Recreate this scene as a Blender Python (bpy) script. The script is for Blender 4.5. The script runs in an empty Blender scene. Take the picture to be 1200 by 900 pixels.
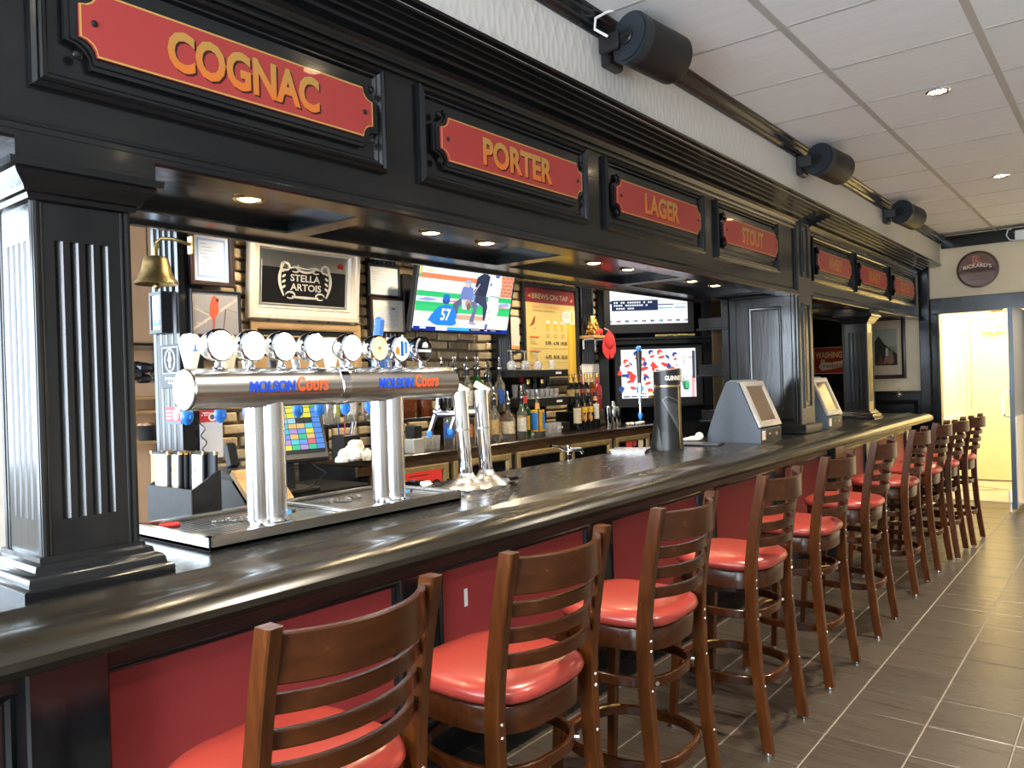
import bpy, math, random
from mathutils import Matrix, Vector
random.seed(7)
SC = bpy.context.scene
COL = SC.collection
PI = math.pi

# ------------------------------------------------------------------ camera
cam_d = bpy.data.cameras.new('camera')
cam = bpy.data.objects.new('camera', cam_d)
COL.objects.link(cam)
SC.camera = cam
FPX, YAW, PITCH, ROLL = 911.57, 0.675589, -0.0035773, -0.0296083
cam_d.sensor_width = 36.0
cam_d.lens = FPX * 36.0 / 1200.0
cam_d.clip_start = 0.02
_d = Vector((-math.sin(YAW) * math.cos(PITCH), math.cos(YAW) * math.cos(PITCH), math.sin(PITCH)))
_r = Vector((math.cos(YAW), math.sin(YAW), 0))
_u = _r.cross(_d)
_r2 = _r * math.cos(ROLL) + _u * math.sin(ROLL)
_u2 = -_r * math.sin(ROLL) + _u * math.cos(ROLL)
_m = Matrix((_r2, _u2, -_d)).transposed().to_4x4()
_m.translation = (0, 0, 1.55)
cam.matrix_world = _m

# ------------------------------------------------------------------ world, exposure, daylight
SC.view_settings.view_transform = 'Standard'
SC.view_settings.look = 'None'
SC.view_settings.gamma = 1.0
SC.view_settings.use_curve_mapping = False
SC.view_settings.exposure = 0.95
w = bpy.data.worlds.new('sky')
SC.world = w
w.use_nodes = True
w.node_tree.nodes['Background'].inputs[0].default_value = (0.75, 0.87, 1.0, 1)
w.node_tree.nodes['Background'].inputs[1].default_value = 1.2


def area(name, loc, target, sx, sy, energy, color):
    l = bpy.data.lights.new(name, 'AREA')
    l.shape = 'RECTANGLE'
    l.size, l.size_y, l.energy, l.color = sx, sy, energy, color
    o = bpy.data.objects.new(name, l)
    COL.objects.link(o)
    o.location = loc
    o.rotation_euler = (Vector(target) - Vector(loc)).to_track_quat('-Z', 'Y').to_euler()
    return o


def spot(name, loc, target, energy, color, angle, blend=0.6, radius=0.03):
    l = bpy.data.lights.new(name, 'SPOT')
    l.energy, l.color, l.spot_size, l.spot_blend, l.shadow_soft_size = energy, color, math.radians(angle), blend, radius
    o = bpy.data.objects.new(name, l)
    COL.objects.link(o)
    o.location = loc
    o.rotation_euler = (Vector(target) - Vector(loc)).to_track_quat('-Z', 'Y').to_euler()
    return o


# daylight through the street windows behind the camera and along the right wall
area('daylight_front_window', (-2.4, -3.35, 1.75), (-2.4, 2, 2.2), 7.2, 2.3, 680, (0.78, 0.89, 1.0))
area('daylight_left_window', (-6.6, -0.9, 2.0), (0, -0.6, 1.75), 3.9, 1.9, 120, (0.70, 0.85, 1.0))
area('corridor_ceiling_lamp', (-1.35, 11.5, 2.70), (-1.35, 11.5, 0), 1.1, 1.0, 40, (1.0, 0.86, 0.52))

# ------------------------------------------------------------------ mesh helpers
MX = Matrix(((0, 0, 1, 0), (1, 0, 0, 0), (0, 1, 0, 0), (0, 0, 0, 1)))      # local (u,v,w) -> faces +x
MY = Matrix(((1, 0, 0, 0), (0, 0, -1, 0), (0, 1, 0, 0), (0, 0, 0, 1)))     # faces -y


def T(x, y, z):
    return Matrix.Translation((x, y, z))


def RZ(a):
    return Matrix.Rotation(a, 4, 'Z')


def RX(a):
    return Matrix.Rotation(a, 4, 'X')


def RY(a):
    return Matrix.Rotation(a, 4, 'Y')


def face_x(x, y, z):
    return T(x, y, z) @ MX


def face_y(x, y, z):
    return T(x, y, z) @ MY


class MB:
    def __init__(s):
        s.v, s.f, s.c = [], [], []
        s.m = Matrix.Identity(4)
        s.col = None

    def at(s, m):
        s.m = m
        return s

    def add(s, vs, fs):
        b = len(s.v)
        s.v += [s.m @ Vector(p) for p in vs]
        s.f += [tuple(b + i for i in f) for f in fs]
        s.c += [s.col] * len(fs)
        return s

    def box(s, x0, x1, y0, y1, z0, z1, b=0.0):
        if b <= 0:
            v = [(x, y, z) for x in (x0, x1) for y in (y0, y1) for z in (z0, z1)]
            return s.add(v, [(0, 1, 3, 2), (4, 6, 7, 5), (0, 4, 5, 1), (2, 3, 7, 6), (0, 2, 6, 4), (1, 5, 7, 3)])
        b = min(b, (x1 - x0) / 2.01, (y1 - y0) / 2.01, (z1 - z0) / 2.01)
        v, ix = [], {}
        for i, x in enumerate((x0, x1)):
            for j, y in enumerate((y0, y1)):
                for k, z in enumerate((z0, z1)):
                    dx, dy, dz = (b, -b)[i], (b, -b)[j], (b, -b)[k]
                    for a, p in enumerate(((x, y + dy, z + dz), (x + dx, y, z + dz), (x + dx, y + dy, z))):
                        ix[i, j, k, a] = len(v)
                        v.append(p)
        f = []
        for i in (0, 1):
            f.append([ix[i, 0, 0, 0], ix[i, 0, 1, 0], ix[i, 1, 1, 0], ix[i, 1, 0, 0]][::(1, -1)[i]])
            f.append([ix[0, i, 0, 1], ix[1, i, 0, 1], ix[1, i, 1, 1], ix[0, i, 1, 1]][::(1, -1)[i]])
            f.append([ix[0, 0, i, 2], ix[0, 1, i, 2], ix[1, 1, i, 2], ix[1, 0, i, 2]][::(1, -1)[i]])
            for j in (0, 1):
                q = [ix[0, i, j, 1], ix[1, i, j, 1], ix[1, i, j, 2], ix[0, i, j, 2]]
                f.append(q if (i + j) % 2 else q[::-1])
                q = [ix[i, 0, j, 0], ix[i, 1, j, 0], ix[i, 1, j, 2], ix[i, 0, j, 2]]
                f.append(q[::-1] if (i + j) % 2 else q)
                q = [ix[i, j, 0, 0], ix[i, j, 1, 0], ix[i, j, 1, 1], ix[i, j, 0, 1]]
                f.append(q if (i + j) % 2 else q[::-1])
                for k in (0, 1):
                    q = [ix[i, j, k, 0], ix[i, j, k, 1], ix[i, j, k, 2]]
                    f.append(q if (i + j + k) % 2 == 0 else q[::-1])
        return s.add(v, f)

    def lathe(s, prof, n=16, cap=True):
        v = [(r * math.cos(2 * PI * k / n), r * math.sin(2 * PI * k / n), z) for r, z in prof for k in range(n)]
        f = []
        for i in range(len(prof) - 1):
            for k in range(n):
                k2 = (k + 1) % n
                f.append((i * n + k, i * n + k2, (i + 1) * n + k2, (i + 1) * n + k))
        if cap:
            if prof[0][0] > 1e-4:
                f.append(tuple(range(n))[::-1])
            if prof[-1][0] > 1e-4:
                f.append(tuple((len(prof) - 1) * n + k for k in range(n)))
        return s.add(v, f)

    def cyl(s, p, q, r, n=14, r2=None):
        p, q = Vector(p), Vector(q)
        o = s.m
        s.m = o @ Matrix.LocRotScale(p, (q - p).to_track_quat('Z', 'Y'), None)
        s.lathe([(r, 0), (r if r2 is None else r2, (q - p).length)], n)
        s.m = o
        return s

    def ball(s, c, r, n=14, sx=1, sy=1, sz=1):
        o = s.m
        s.m = o @ T(*c) @ Matrix.Diagonal((sx, sy, sz, 1))
        k = max(5, n // 2)
        s.lathe([(max(1e-5, r * math.sin(PI * i / k)), -r * math.cos(PI * i / k)) for i in range(k + 1)], n, False)
        s.m = o
        return s

    def tube(s, pts, r, n=8, closed=False, flat=None):
        pts = [Vector(p) for p in pts]
        N = len(pts)
        v = []
        up = Vector((0, 0, 1))
        prev = None
        for i, p in enumerate(pts):
            a = pts[(i - 1) % N] if (closed or i > 0) else p
            b = pts[(i + 1) % N] if (closed or i < N - 1) else p
            t = (b - a).normalized()
            if flat:
                x = up.cross(t).normalized() if abs(t.z) < .99 else Vector((1, 0, 0))
            elif prev is None:
                x = t.orthogonal().normalized()
            else:
                x = (prev - t * prev.dot(t)).normalized()
            prev = x
            y = t.cross(x)
            rr = r[i] if isinstance(r, (list, tuple)) else r
            if flat:
                hw, hh = flat
                c = min(hw, hh) * .35
                for a_, b_ in ((hw - c, -hh), (hw, -hh + c), (hw, hh - c), (hw - c, hh), (-hw + c, hh), (-hw, hh - c), (-hw, -hh + c), (-hw + c, -hh)):
                    v.append(p + x * a_ + y * b_)
            else:
                for k in range(n):
                    v.append(p + x * rr * math.cos(2 * PI * k / n) + y * rr * math.sin(2 * PI * k / n))
        n = 8 if flat else n
        f = []
        for i in range(N if closed else N - 1):
            i2 = (i + 1) % N
            for k in range(n):
                k2 = (k + 1) % n
                f.append((i * n + k, i * n + k2, i2 * n + k2, i2 * n + k))
        if not closed:
            f.append(tuple(range(n))[::-1])
            f.append(tuple((N - 1) * n + k for k in range(n)))
        return s.add(v, f)

    def prism(s, poly, d0, d1):          # polygon in (u,v), extruded along w
        n = len(poly)
        v = [(a, b, d) for d in (d0, d1) for a, b in poly]
        f = [tuple(range(n))[::-1], tuple(range(n, 2 * n))]
        for i in range(n):
            j = (i + 1) % n
            f.append((i, j, n + j, n + i))
        return s.add(v, f)

    def run_y(s, prof, y0, y1):          # closed (x,z) profile extruded along y
        n = len(prof)
        v = [(x, y, z) for y in (y0, y1) for x, z in prof]
        f = [tuple(range(n)), tuple(range(n, 2 * n))[::-1]]
        for i in range(n):
            j = (i + 1) % n
            f.append((i, n + i, n + j, j))
        return s.add(v, f)

    def run_x(s, prof, x0, x1):          # closed (y,z) profile extruded along x
        n = len(prof)
        v = [(x, y, z) for x in (x0, x1) for y, z in prof]
        f = [tuple(range(n))[::-1], tuple(range(n, 2 * n))]
        for i in range(n):
            j = (i + 1) % n
            f.append((i, j, n + j, n + i))
        return s.add(v, f)

    def frame(s, u0, u1, v0, v1, prof):  # mitred frame, prof = [(inset, height)], in (u,v,w)
        n = len(prof)
        v = []
        for d, h in prof:
            v += [(u0 + d, v0 + d, h), (u1 - d, v0 + d, h), (u1 - d, v1 - d, h), (u0 + d, v1 - d, h)]
        f = []
        for i in range(n - 1):
            for k in range(4):
                k2 = (k + 1) % 4
                f.append((i * 4 + k, i * 4 + k2, i * 4 + 4 + k2, i * 4 + 4 + k))
        return s.add(v, f)

    def rings(s, x0, x1, y0, y1, prof):  # rectangular block whose outline grows by d at height z
        v = []
        for d, z in prof:
            v += [(x0 - d, y0 - d, z), (x1 + d, y0 - d, z), (x1 + d, y1 + d, z), (x0 - d, y1 + d, z)]
        n = len(prof)
        f = [(3, 2, 1, 0), tuple(range(4 * n - 4, 4 * n))]
        for i in range(n - 1):
            for k in range(4):
                k2 = (k + 1) % 4
                f.append((i * 4 + k, i * 4 + k2, i * 4 + 4 + k2, i * 4 + 4 + k))
        return s.add(v, f)

    # flat print: polygons in (u,v), stacked a hair apart, coloured through an attribute
    def poly(s, pts, c, lift=None):
        s._l = getattr(s, '_l', 0) + 1
        w_ = s._l * 0.00012 if lift is None else lift
        s.col = c
        s.add([(a, b, w_) for a, b in pts], [tuple(range(len(pts)))])
        s.col = None
        return s

    def rect(s, a, b, c_, d, c):
        return s.poly([(a, b), (c_, b), (c_, d), (a, d)], c)

    def ell(s, cx, cy, rx, ry, c, n=18, rot=0):
        cr, sr = math.cos(rot), math.sin(rot)
        return s.poly([(cx + rx * math.cos(2 * PI * k / n) * cr - ry * math.sin(2 * PI * k / n) * sr,
                        cy + rx * math.cos(2 * PI * k / n) * sr + ry * math.sin(2 * PI * k / n) * cr) for k in range(n)], c)

    def line(s, p, q, w_, c):
        dx, dy = q[0] - p[0], q[1] - p[1]
        L = math.hypot(dx, dy) or 1
        nx, ny = -dy / L * w_ / 2, dx / L * w_ / 2
        return s.poly([(p[0] + nx, p[1] + ny), (p[0] - nx, p[1] - ny), (q[0] - nx, q[1] - ny), (q[0] + nx, q[1] + ny)], c)

    def text(s, string, u0, u1, v0, v1, c, bold=0.0, shear=0.0, depth=0.0, lift=None):
        vs, fs = glyphs(string, bold)
        s._l = getattr(s, '_l', 0) + 1
        w_ = s._l * 0.00012 if lift is None else lift
        out = [(u0 + (u1 - u0) * x + shear * (v1 - v0) * (y - .5), v0 + (v1 - v0) * y, w_) for x, y in vs]
        s.col = c
        s.add(out, fs)
        s.col = None
        return s


_gl = {}


def glyphs(string, bold=0.0):
    key = (string, bold)
    if key not in _gl:
        cu = bpy.data.curves.new('letters', 'FONT')
        cu.body = string
        cu.offset = bold
        cu.resolution_u = 3
        cu.fill_mode = 'FRONT'
        o = bpy.data.objects.new('letters', cu)
        COL.objects.link(o)
        dg = bpy.context.evaluated_depsgraph_get()
        me = bpy.data.meshes.new_from_object(o.evaluated_get(dg))
        vs = [(p.co.x, p.co.y) for p in me.vertices]
        fs = [tuple(p.vertices) for p in me.polygons]
        bpy.data.objects.remove(o)
        bpy.data.curves.remove(cu)
        bpy.data.meshes.remove(me)
        x0, x1 = min(a for a, b in vs), max(a for a, b in vs)
        y0, y1 = min(b for a, b in vs), max(b for a, b in vs)
        _gl[key] = ([((a - x0) / (x1 - x0), (b - y0) / (y1 - y0)) for a, b in vs], fs)
    return _gl[key]


def banded(string, bold, n):
    """glyph outlines cut into n level bands, so they can shade or wrap"""
    vs, fs = glyphs(string, bold)
    res = []
    for i in range(n):
        lo, hi = i / n, (i + 1) / n
        for f in fs:
            pg = [vs[q] for q in f]
            for lim, up in ((lo, True), (hi, False)):
                out = []
                for a in range(len(pg)):
                    p, q = pg[a], pg[(a + 1) % len(pg)]
                    pi, qi = ((p[1] >= lim) == up, (q[1] >= lim) == up)
                    if pi:
                        out.append(p)
                    if pi != qi:
                        tt = (lim - p[1]) / (q[1] - p[1])
                        out.append((p[0] + (q[0] - p[0]) * tt, lim))
                pg = out
                if len(pg) < 3:
                    break
            if len(pg) >= 3:
                res.append(pg)
    return res


def mesh(name, mb, m, off=None, sharp=38):
    me = bpy.data.meshes.new(name)
    o3 = Vector(off) if off is not None else Vector((0, 0, 0))
    me.from_pydata([p - o3 for p in mb.v], [], mb.f)
    if any(c is not None for c in mb.c):
        at = me.color_attributes.new('Col', 'FLOAT_COLOR', 'CORNER')
        for p, c in zip(me.polygons, mb.c):
            cc = tuple(c or (1, 1, 1)) + (1,)
            for li in p.loop_indices:
                at.data[li].color = cc
    if m:
        me.materials.append(m)
    me.shade_smooth()
    me.set_sharp_from_angle(angle=math.radians(sharp))
    me.validate()
    me.update()
    return me


def wloc(o):
    p = Vector((0, 0, 0))
    while o is not None:
        p += o.location
        o = o.parent
    return p


def obj(name, mb, m, parent=None, local=False, label=None, sharp=38):
    """one mesh object; mb in world coordinates unless local"""
    off = None if (local or parent is None) else wloc(parent)
    o = bpy.data.objects.new(name, mesh(name, mb, m, off, sharp))
    COL.objects.link(o)
    if parent is not None:
        o.parent = parent
    if label:
        o['label'] = label
    return o


def tag(o, label, cat, group=None):
    o['label'] = label
    o['category'] = cat
    if group:
        o['group'] = group
    return o


def thing(name, loc, label, cat, group=None, rz=0):
    o = bpy.data.objects.new(name, None)
    o.empty_display_size = 0.05
    COL.objects.link(o)
    o.location = loc
    o.rotation_euler = (0, 0, rz)
    return tag(o, label, cat, group)


def single(name, mb, m, label, cat, group=None, sharp=38):
    return tag(obj(name, mb, m, None, False, None, sharp), label, cat, group)


def struct(name, mb, m, parent=None):
    o = obj(name, mb, m, parent)
    if parent is None:
        o['kind'] = 'structure'
    return o


def dup(root, loc, label, rz=None):
    r = root.copy()
    COL.objects.link(r)
    r.location = loc
    if rz is not None:
        r.rotation_euler = (0, 0, rz)
    r['label'] = label
    for ch in list(root.children):
        c = ch.copy()
        COL.objects.link(c)
        c.parent = r
        for g in ch.children:
            d = g.copy()
            COL.objects.link(d)
            d.parent = c
    return r


# ------------------------------------------------------------------ materials
def nodes(name):
    m = bpy.data.materials.new(name)
    m.use_nodes = True
    nt = m.node_tree
    return m, nt, nt.nodes['Principled BSDF']


def mat(name, color, rough=0.5, metal=0.0, var=0.0, scale=(8, 8, 8), bump=0.0, bscale=None, coat=0.0,
        rvar=0.0, color2=None, trans=0.0, ior=1.45, rand=0.0, detail=4, spec=None):
    m, nt, b = nodes(name)
    L = nt.links
    b.inputs['Base Color'].default_value = (*color, 1)
    b.inputs['Roughness'].default_value = rough
    b.inputs['Metallic'].default_value = metal
    b.inputs['Coat Weight'].default_value = coat
    b.inputs['Coat Roughness'].default_value = 0.08
    b.inputs['Transmission Weight'].default_value = trans
    b.inputs['IOR'].default_value = ior
    if spec is not None:
        b.inputs['Specular IOR Level'].default_value = spec
    if var or bump or rvar or color2 or rand:
        tc = nt.nodes.new('ShaderNodeTexCoord')
        mp = nt.nodes.new('ShaderNodeMapping')
        mp.inputs['Scale'].default_value = scale
        L.new(tc.outputs['Object'], mp.inputs[0])
        if rand:
            oi = nt.nodes.new('ShaderNodeObjectInfo')
            mul = nt.nodes.new('ShaderNodeVectorMath')
            mul.operation = 'SCALE'
            mul.inputs[0].default_value = (37, 53, 71)
            L.new(oi.outputs['Random'], mul.inputs['Scale'])
            ad = nt.nodes.new('ShaderNodeVectorMath')
            L.new(mp.outputs[0], ad.inputs[0])
            L.new(mul.outputs[0], ad.inputs[1])
            vec = ad.outputs[0]
        else:
            vec = mp.outputs[0]
        no = nt.nodes.new('ShaderNodeTexNoise')
        no.inputs['Scale'].default_value = 1
        no.inputs['Detail'].default_value = detail
        no.inputs['Roughness'].default_value = 0.65
        L.new(vec, no.inputs['Vector'])
        fac = no.outputs['Fac']
        if var or color2:
            mr = nt.nodes.new('ShaderNodeMapRange')
            mr.inputs[1].default_value, mr.inputs[2].default_value = 0.32, 0.68
            L.new(fac, mr.inputs[0])
            mx = nt.nodes.new('ShaderNodeMix')
            mx.data_type = 'RGBA'
            if color2:
                mx.inputs[6].default_value, mx.inputs[7].default_value = (*color, 1), (*color2, 1)
            else:
                mx.inputs[6].default_value = (*[c * (1 - var) for c in color], 1)
                mx.inputs[7].default_value = (*[min(1, c * (1 + var)) for c in color], 1)
            L.new(mr.outputs[0], mx.inputs[0])
            res = mx.outputs[2]
            if rand:
                hs = nt.nodes.new('ShaderNodeHueSaturation')
                r2 = nt.nodes.new('ShaderNodeMapRange')
                r2.inputs[3].default_value, r2.inputs[4].default_value = 1 - rand, 1 + rand
                L.new(oi.outputs['Random'], r2.inputs[0])
                L.new(r2.outputs[0], hs.inputs['Value'])
                L.new(res, hs.inputs['Color'])
                res = hs.outputs[0]
            L.new(res, b.inputs['Base Color'])
        if rvar:
            mr2 = nt.nodes.new('ShaderNodeMapRange')
            mr2.inputs[1].default_value, mr2.inputs[2].default_value = 0.3, 0.7
            mr2.inputs[3].default_value, mr2.inputs[4].default_value = max(0.02, rough - rvar), rough + rvar
            L.new(fac, mr2.inputs[0])
            L.new(mr2.outputs[0], b.inputs['Roughness'])
        if bump:
            bp = nt.nodes.new('ShaderNodeBump')
            bp.inputs['Strength'].default_value = bump
            bp.inputs['Distance'].default_value = 0.004
            if bscale:
                mp2 = nt.nodes.new('ShaderNodeMapping')
                mp2.inputs['Scale'].default_value = bscale
                L.new(tc.outputs['Object'], mp2.inputs[0])
                n2 = nt.nodes.new('ShaderNodeTexNoise')
                n2.inputs['Scale'].default_value = 1
                n2.inputs['Detail'].default_value = 3
                L.new(mp2.outputs[0], n2.inputs['Vector'])
                fac = n2.outputs['Fac']
            L.new(fac, bp.inputs['Height'])
            L.new(bp.outputs[0], b.inputs['Normal'])
    return m


def glow(name, color, strength):
    m, nt, b = nodes(name)
    b.inputs['Base Color'].default_value = (*color, 1)
    b.inputs['Emission Color'].default_value = (*color, 1)
    b.inputs['Emission Strength'].default_value = strength
    return m


def printed(name, rough=0.5, emit=0.0, coat=0.0):
    m, nt, b = nodes(name)
    a = nt.nodes.new('ShaderNodeAttribute')
    a.attribute_name = 'Col'
    nt.links.new(a.outputs['Color'], b.inputs['Base Color'])
    b.inputs['Roughness'].default_value = rough
    b.inputs['Specular IOR Level'].default_value = 0.2
    b.inputs['Coat Weight'].default_value = coat
    if emit:
        b.inputs['Base Color'].default_value = (0, 0, 0, 1)
        nt.links.remove(b.inputs['Base Color'].links[0])
        nt.links.new(a.outputs['Color'], b.inputs['Emission Color'])
        b.inputs['Emission Strength'].default_value = emit
    return m


BLACK = mat('black_lacquered_oak', (0.0075, 0.008, 0.009), 0.20, var=0.3, scale=(14, 1.6, 14), bump=0.12, bscale=(60, 5, 60), coat=0.12, rvar=0.06, spec=0.42)
BLACKV = mat('black_lacquered_oak_upright', (0.0075, 0.008, 0.009), 0.20, var=0.3, scale=(14, 14, 1.6), bump=0.16, bscale=(60, 60, 5), coat=0.15, rvar=0.06, spec=0.46)
COUNTER = mat('black_worn_bar_top', (0.009, 0.009, 0.010), 0.24, var=0.4, scale=(30, 20, 30), bump=0.035, bscale=(40, 40, 40), rvar=0.05, spec=0.42)
RAIL = mat('worn_black_bar_rail', (0.008, 0.0075, 0.007), 0.25, color2=(0.015, 0.012, 0.007), scale=(90, 3.0, 90), bump=0.03, bscale=(90, 4, 90), rvar=0.025, spec=0.45)
DARKRED = mat('dark_mahogany_board', (0.016, 0.007, 0.006), 0.35, var=0.3, scale=(20, 3, 20))
REDPANEL = mat('red_laminate', (0.31, 0.034, 0.035), 0.5, var=0.08, scale=(3, 3, 3), bump=0.03)
VINYL = mat('red_vinyl', (0.25, 0.032, 0.024), 0.28, var=0.05, scale=(5, 5, 5), detail=1, coat=0.1)
STOOLWOOD = mat('walnut_stained_beech', (0.052, 0.0150, 0.0030), 0.25, var=0.35, scale=(30, 30, 4), bump=0.03, coat=0.08, rvar=0.04, spec=0.32)
STOOLRAIL = mat('walnut_stained_beech_rail', (0.034, 0.0095, 0.0022), 0.24, var=0.3, scale=(30, 4, 30), bump=0.03, coat=0.08, rvar=0.04, spec=0.32)
STEEL = mat('brushed_steel', (0.62, 0.61, 0.60), 0.26, 1.0, var=0.06, scale=(3, 3, 120), bump=0.02)
STEELY = mat('brushed_steel_lengthwise', (0.62, 0.60, 0.57), 0.24, 1.0, var=0.07, scale=(120, 1.5, 120), bump=0.02)
CHROME = mat('chrome', (0.86, 0.87, 0.9), 0.06, 1.0)
BRASS = mat('polished_brass', (0.78, 0.52, 0.20), 0.22, 1.0, var=0.15, scale=(20, 20, 20))
OLDBRASS = mat('tarnished_brass', (0.27, 0.19, 0.08), 0.42, 1.0, var=0.3, scale=(18, 18, 18), bump=0.05)
DOORBRASS = mat('brass_door_frame', (0.46, 0.35, 0.17), 0.4, 0.7, var=0.15, scale=(20, 20, 20))
BLACKPL = mat('black_plastic', (0.012, 0.012, 0.013), 0.38, var=0.1, scale=(40, 40, 40))
MATTEBLK = mat('matt_black', (0.005, 0.005, 0.005), 0.8, var=0.1, spec=0.15)
GREYPL = mat('grey_blue_plastic', (0.085, 0.108, 0.145), 0.40, var=0.08, scale=(60, 60, 60), bump=0.05)
GLASS = mat('clear_glass', (.95, .96, .97), 0.03, trans=0.82, ior=1.5, rand=0.0)
DARKGLASS = mat('dark_glass', (0.004, 0.004, 0.005), 0.05, spec=0.6)
GREENGL = mat('green_bottle_glass', (0.010, 0.06, 0.016), 0.05, trans=0.25, ior=1.4)
BROWNGL = mat('amber_liquor', (0.22, 0.06, 0.012), 0.05, trans=0.6, ior=1.35)
WINEGL = mat('dark_wine_glass', (0.006, 0.006, 0.005), 0.06)
CLEARB = mat('clear_bottle_glass', (0.90, 0.90, 0.86), 0.03, trans=0.95, ior=1.42)
WHITE = mat('white_plastic', (0.82, 0.82, 0.80), 0.35, var=0.03)
BLUEPL = mat('blue_plastic', (0.03, 0.22, 0.75), 0.35, var=0.05)
REDPL = mat('red_felt', (0.55, 0.03, 0.03), 0.8, var=0.1, scale=(40, 40, 40), bump=0.1)
PAPER = mat('paper', (0.80, 0.78, 0.74), 0.7, var=0.03)
CLOTH = mat('white_cloth', (0.82, 0.80, 0.76), 0.85, var=0.06, scale=(20, 20, 20), bump=0.3, bscale=(90, 90, 90))
GOLDTIN = mat('gold_tinsel', (0.75, 0.48, 0.12), 0.25, 0.9, var=0.3, scale=(50, 50, 50))
CARD = mat('brown_cardboard', (0.42, 0.25, 0.14), 0.8, var=0.08, scale=(6, 6, 6))
PINEW = mat('pine_board', (0.48, 0.27, 0.10), 0.45, var=0.25, scale=(30, 4, 30))
WHITEWOOD = mat('limewashed_wood_frame', (0.62, 0.53, 0.43), 0.45, var=0.12, scale=(25, 25, 5), bump=0.05)
OAKFRAME = mat('oak_frame', (0.40, 0.24, 0.11), 0.45, var=0.2, scale=(30, 6, 30))
DKFRAME = mat('dark_brown_frame', (0.035, 0.014, 0.010), 0.35, var=0.2, scale=(30, 6, 30))
BRICKM = mat('tan_brick', (0.36, 0.265, 0.150), 0.85, color2=(0.56, 0.44, 0.27), scale=(14, 14, 14), bump=0.6, bscale=(60, 60, 60), rand=0.42)
MORTAR = mat('mortar', (0.17, 0.125, 0.085), 0.95, var=0.25, scale=(30, 30, 30), bump=0.5)
TILE = mat('brown_plank_tile', (0.027, 0.021, 0.016), 0.30, color2=(0.060, 0.048, 0.038), scale=(3.0, 150, 150), bump=0.10, rand=0.09, rvar=0.05, detail=6)
GROUT = mat('grout', (0.17, 0.15, 0.125), 0.8, var=0.1)
CTILE = mat('ceiling_tile', (0.86, 0.875, 0.89), 0.85, var=0.035, scale=(3, 40, 40), bump=0.25, bscale=(8, 70, 70), rand=0.02, detail=6)
CGRID = mat('ceiling_grid', (0.50, 0.49, 0.47), 0.6, var=0.02)
CREAM = mat('cream_wall', (0.78, 0.66, 0.46), 0.8, var=0.05, scale=(3, 3, 3), bump=0.15, bscale=(70, 70, 30))
CORR = mat('corridor_cream', (0.80, 0.70, 0.44), 0.6, var=0.04)
CORRW = mat('corridor_white', (0.85, 0.80, 0.68), 0.7, var=0.03)
CORRF = mat('corridor_tile', (0.50, 0.45, 0.36), 0.3, var=0.12, scale=(4, 4, 4))
PLASTER = mat('plain_plaster', (0.62, 0.58, 0.52), 0.85, var=0.04)
PRINT = printed('printed_sheet', 0.45)
SIGNP = printed('painted_sign', 0.38, coat=0.15)
SCREEN = printed('lit_screen', 0.2, emit=0.62)
SCREENW = printed('bright_screen', 0.2, emit=0.74)
PANELW = glow('lit_tap_lens', (1.0, 0.99, 0.97), 4.0)
BULB = glow('warm_lamp', (1.0, 0.78, 0.45), 40.0)


def wallpaper():
    m, nt, b = nodes('embossed_wallpaper')
    L = nt.links
    b.inputs['Base Color'].default_value = (0.72, 0.70, 0.66, 1)
    b.inputs['Roughness'].default_value = 0.6
    tc = nt.nodes.new('ShaderNodeTexCoord')
    h = []
    for sc, rot in (((1, 46, 20), 0.0), ((1, 46, 20), PI)):
        mp = nt.nodes.new('ShaderNodeMapping')
        mp.inputs['Scale'].default_value = sc
        mp.inputs['Location'].default_value = (0, rot, rot)
        L.new(tc.outputs['Object'], mp.inputs[0])
        sx = nt.nodes.new('ShaderNodeSeparateXYZ')
        L.new(mp.outputs[0], sx.inputs[0])
        s1 = nt.nodes.new('ShaderNodeMath'); s1.operation = 'SINE'; L.new(sx.outputs[2], s1.inputs[0])
        ad = nt.nodes.new('ShaderNodeMath'); ad.operation = 'ADD'; L.new(sx.outputs[1], ad.inputs[0]); L.new(s1.outputs[0], ad.inputs[1])
        s2 = nt.nodes.new('ShaderNodeMath'); s2.operation = 'SINE'; L.new(ad.outputs[0], s2.inputs[0])
        p = nt.nodes.new('ShaderNodeMath'); p.operation = 'POWER'; p.inputs[1].default_value = 6; 
        ab = nt.nodes.new('ShaderNodeMath'); ab.operation = 'ABSOLUTE'; L.new(s2.outputs[0], ab.inputs[0]); L.new(ab.outputs[0], p.inputs[0])
        h.append(p)
    su = nt.nodes.new('ShaderNodeMath'); su.operation = 'ADD'
    L.new(h[0].outputs[0], su.inputs[0]); L.new(h[1].outputs[0], su.inputs[1])
    bp = nt.nodes.new('ShaderNodeBump'); bp.inputs['Strength'].default_value = 0.22; bp.inputs['Distance'].default_value = 0.004
    L.new(su.outputs[0], bp.inputs['Height']); L.new(bp.outputs[0], b.inputs['Normal'])
    return m


WALLPAPER = wallpaper()
# ------------------------------------------------------------------ room shell
ZC, YEND, XBULK = 3.14, 10.70, -1.83
CAMW = Vector((0, 0, 1.55))


def in_view(p, m=60):
    q = Vector(p) - CAMW
    z = q.dot(_d)
    if z < 0.3:
        return False
    u, v = 600 + FPX * q.dot(_r2) / z, 450 - FPX * q.dot(_u2) / z
    return -m < u < 1200 + m and -m < v < 900 + m


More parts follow.
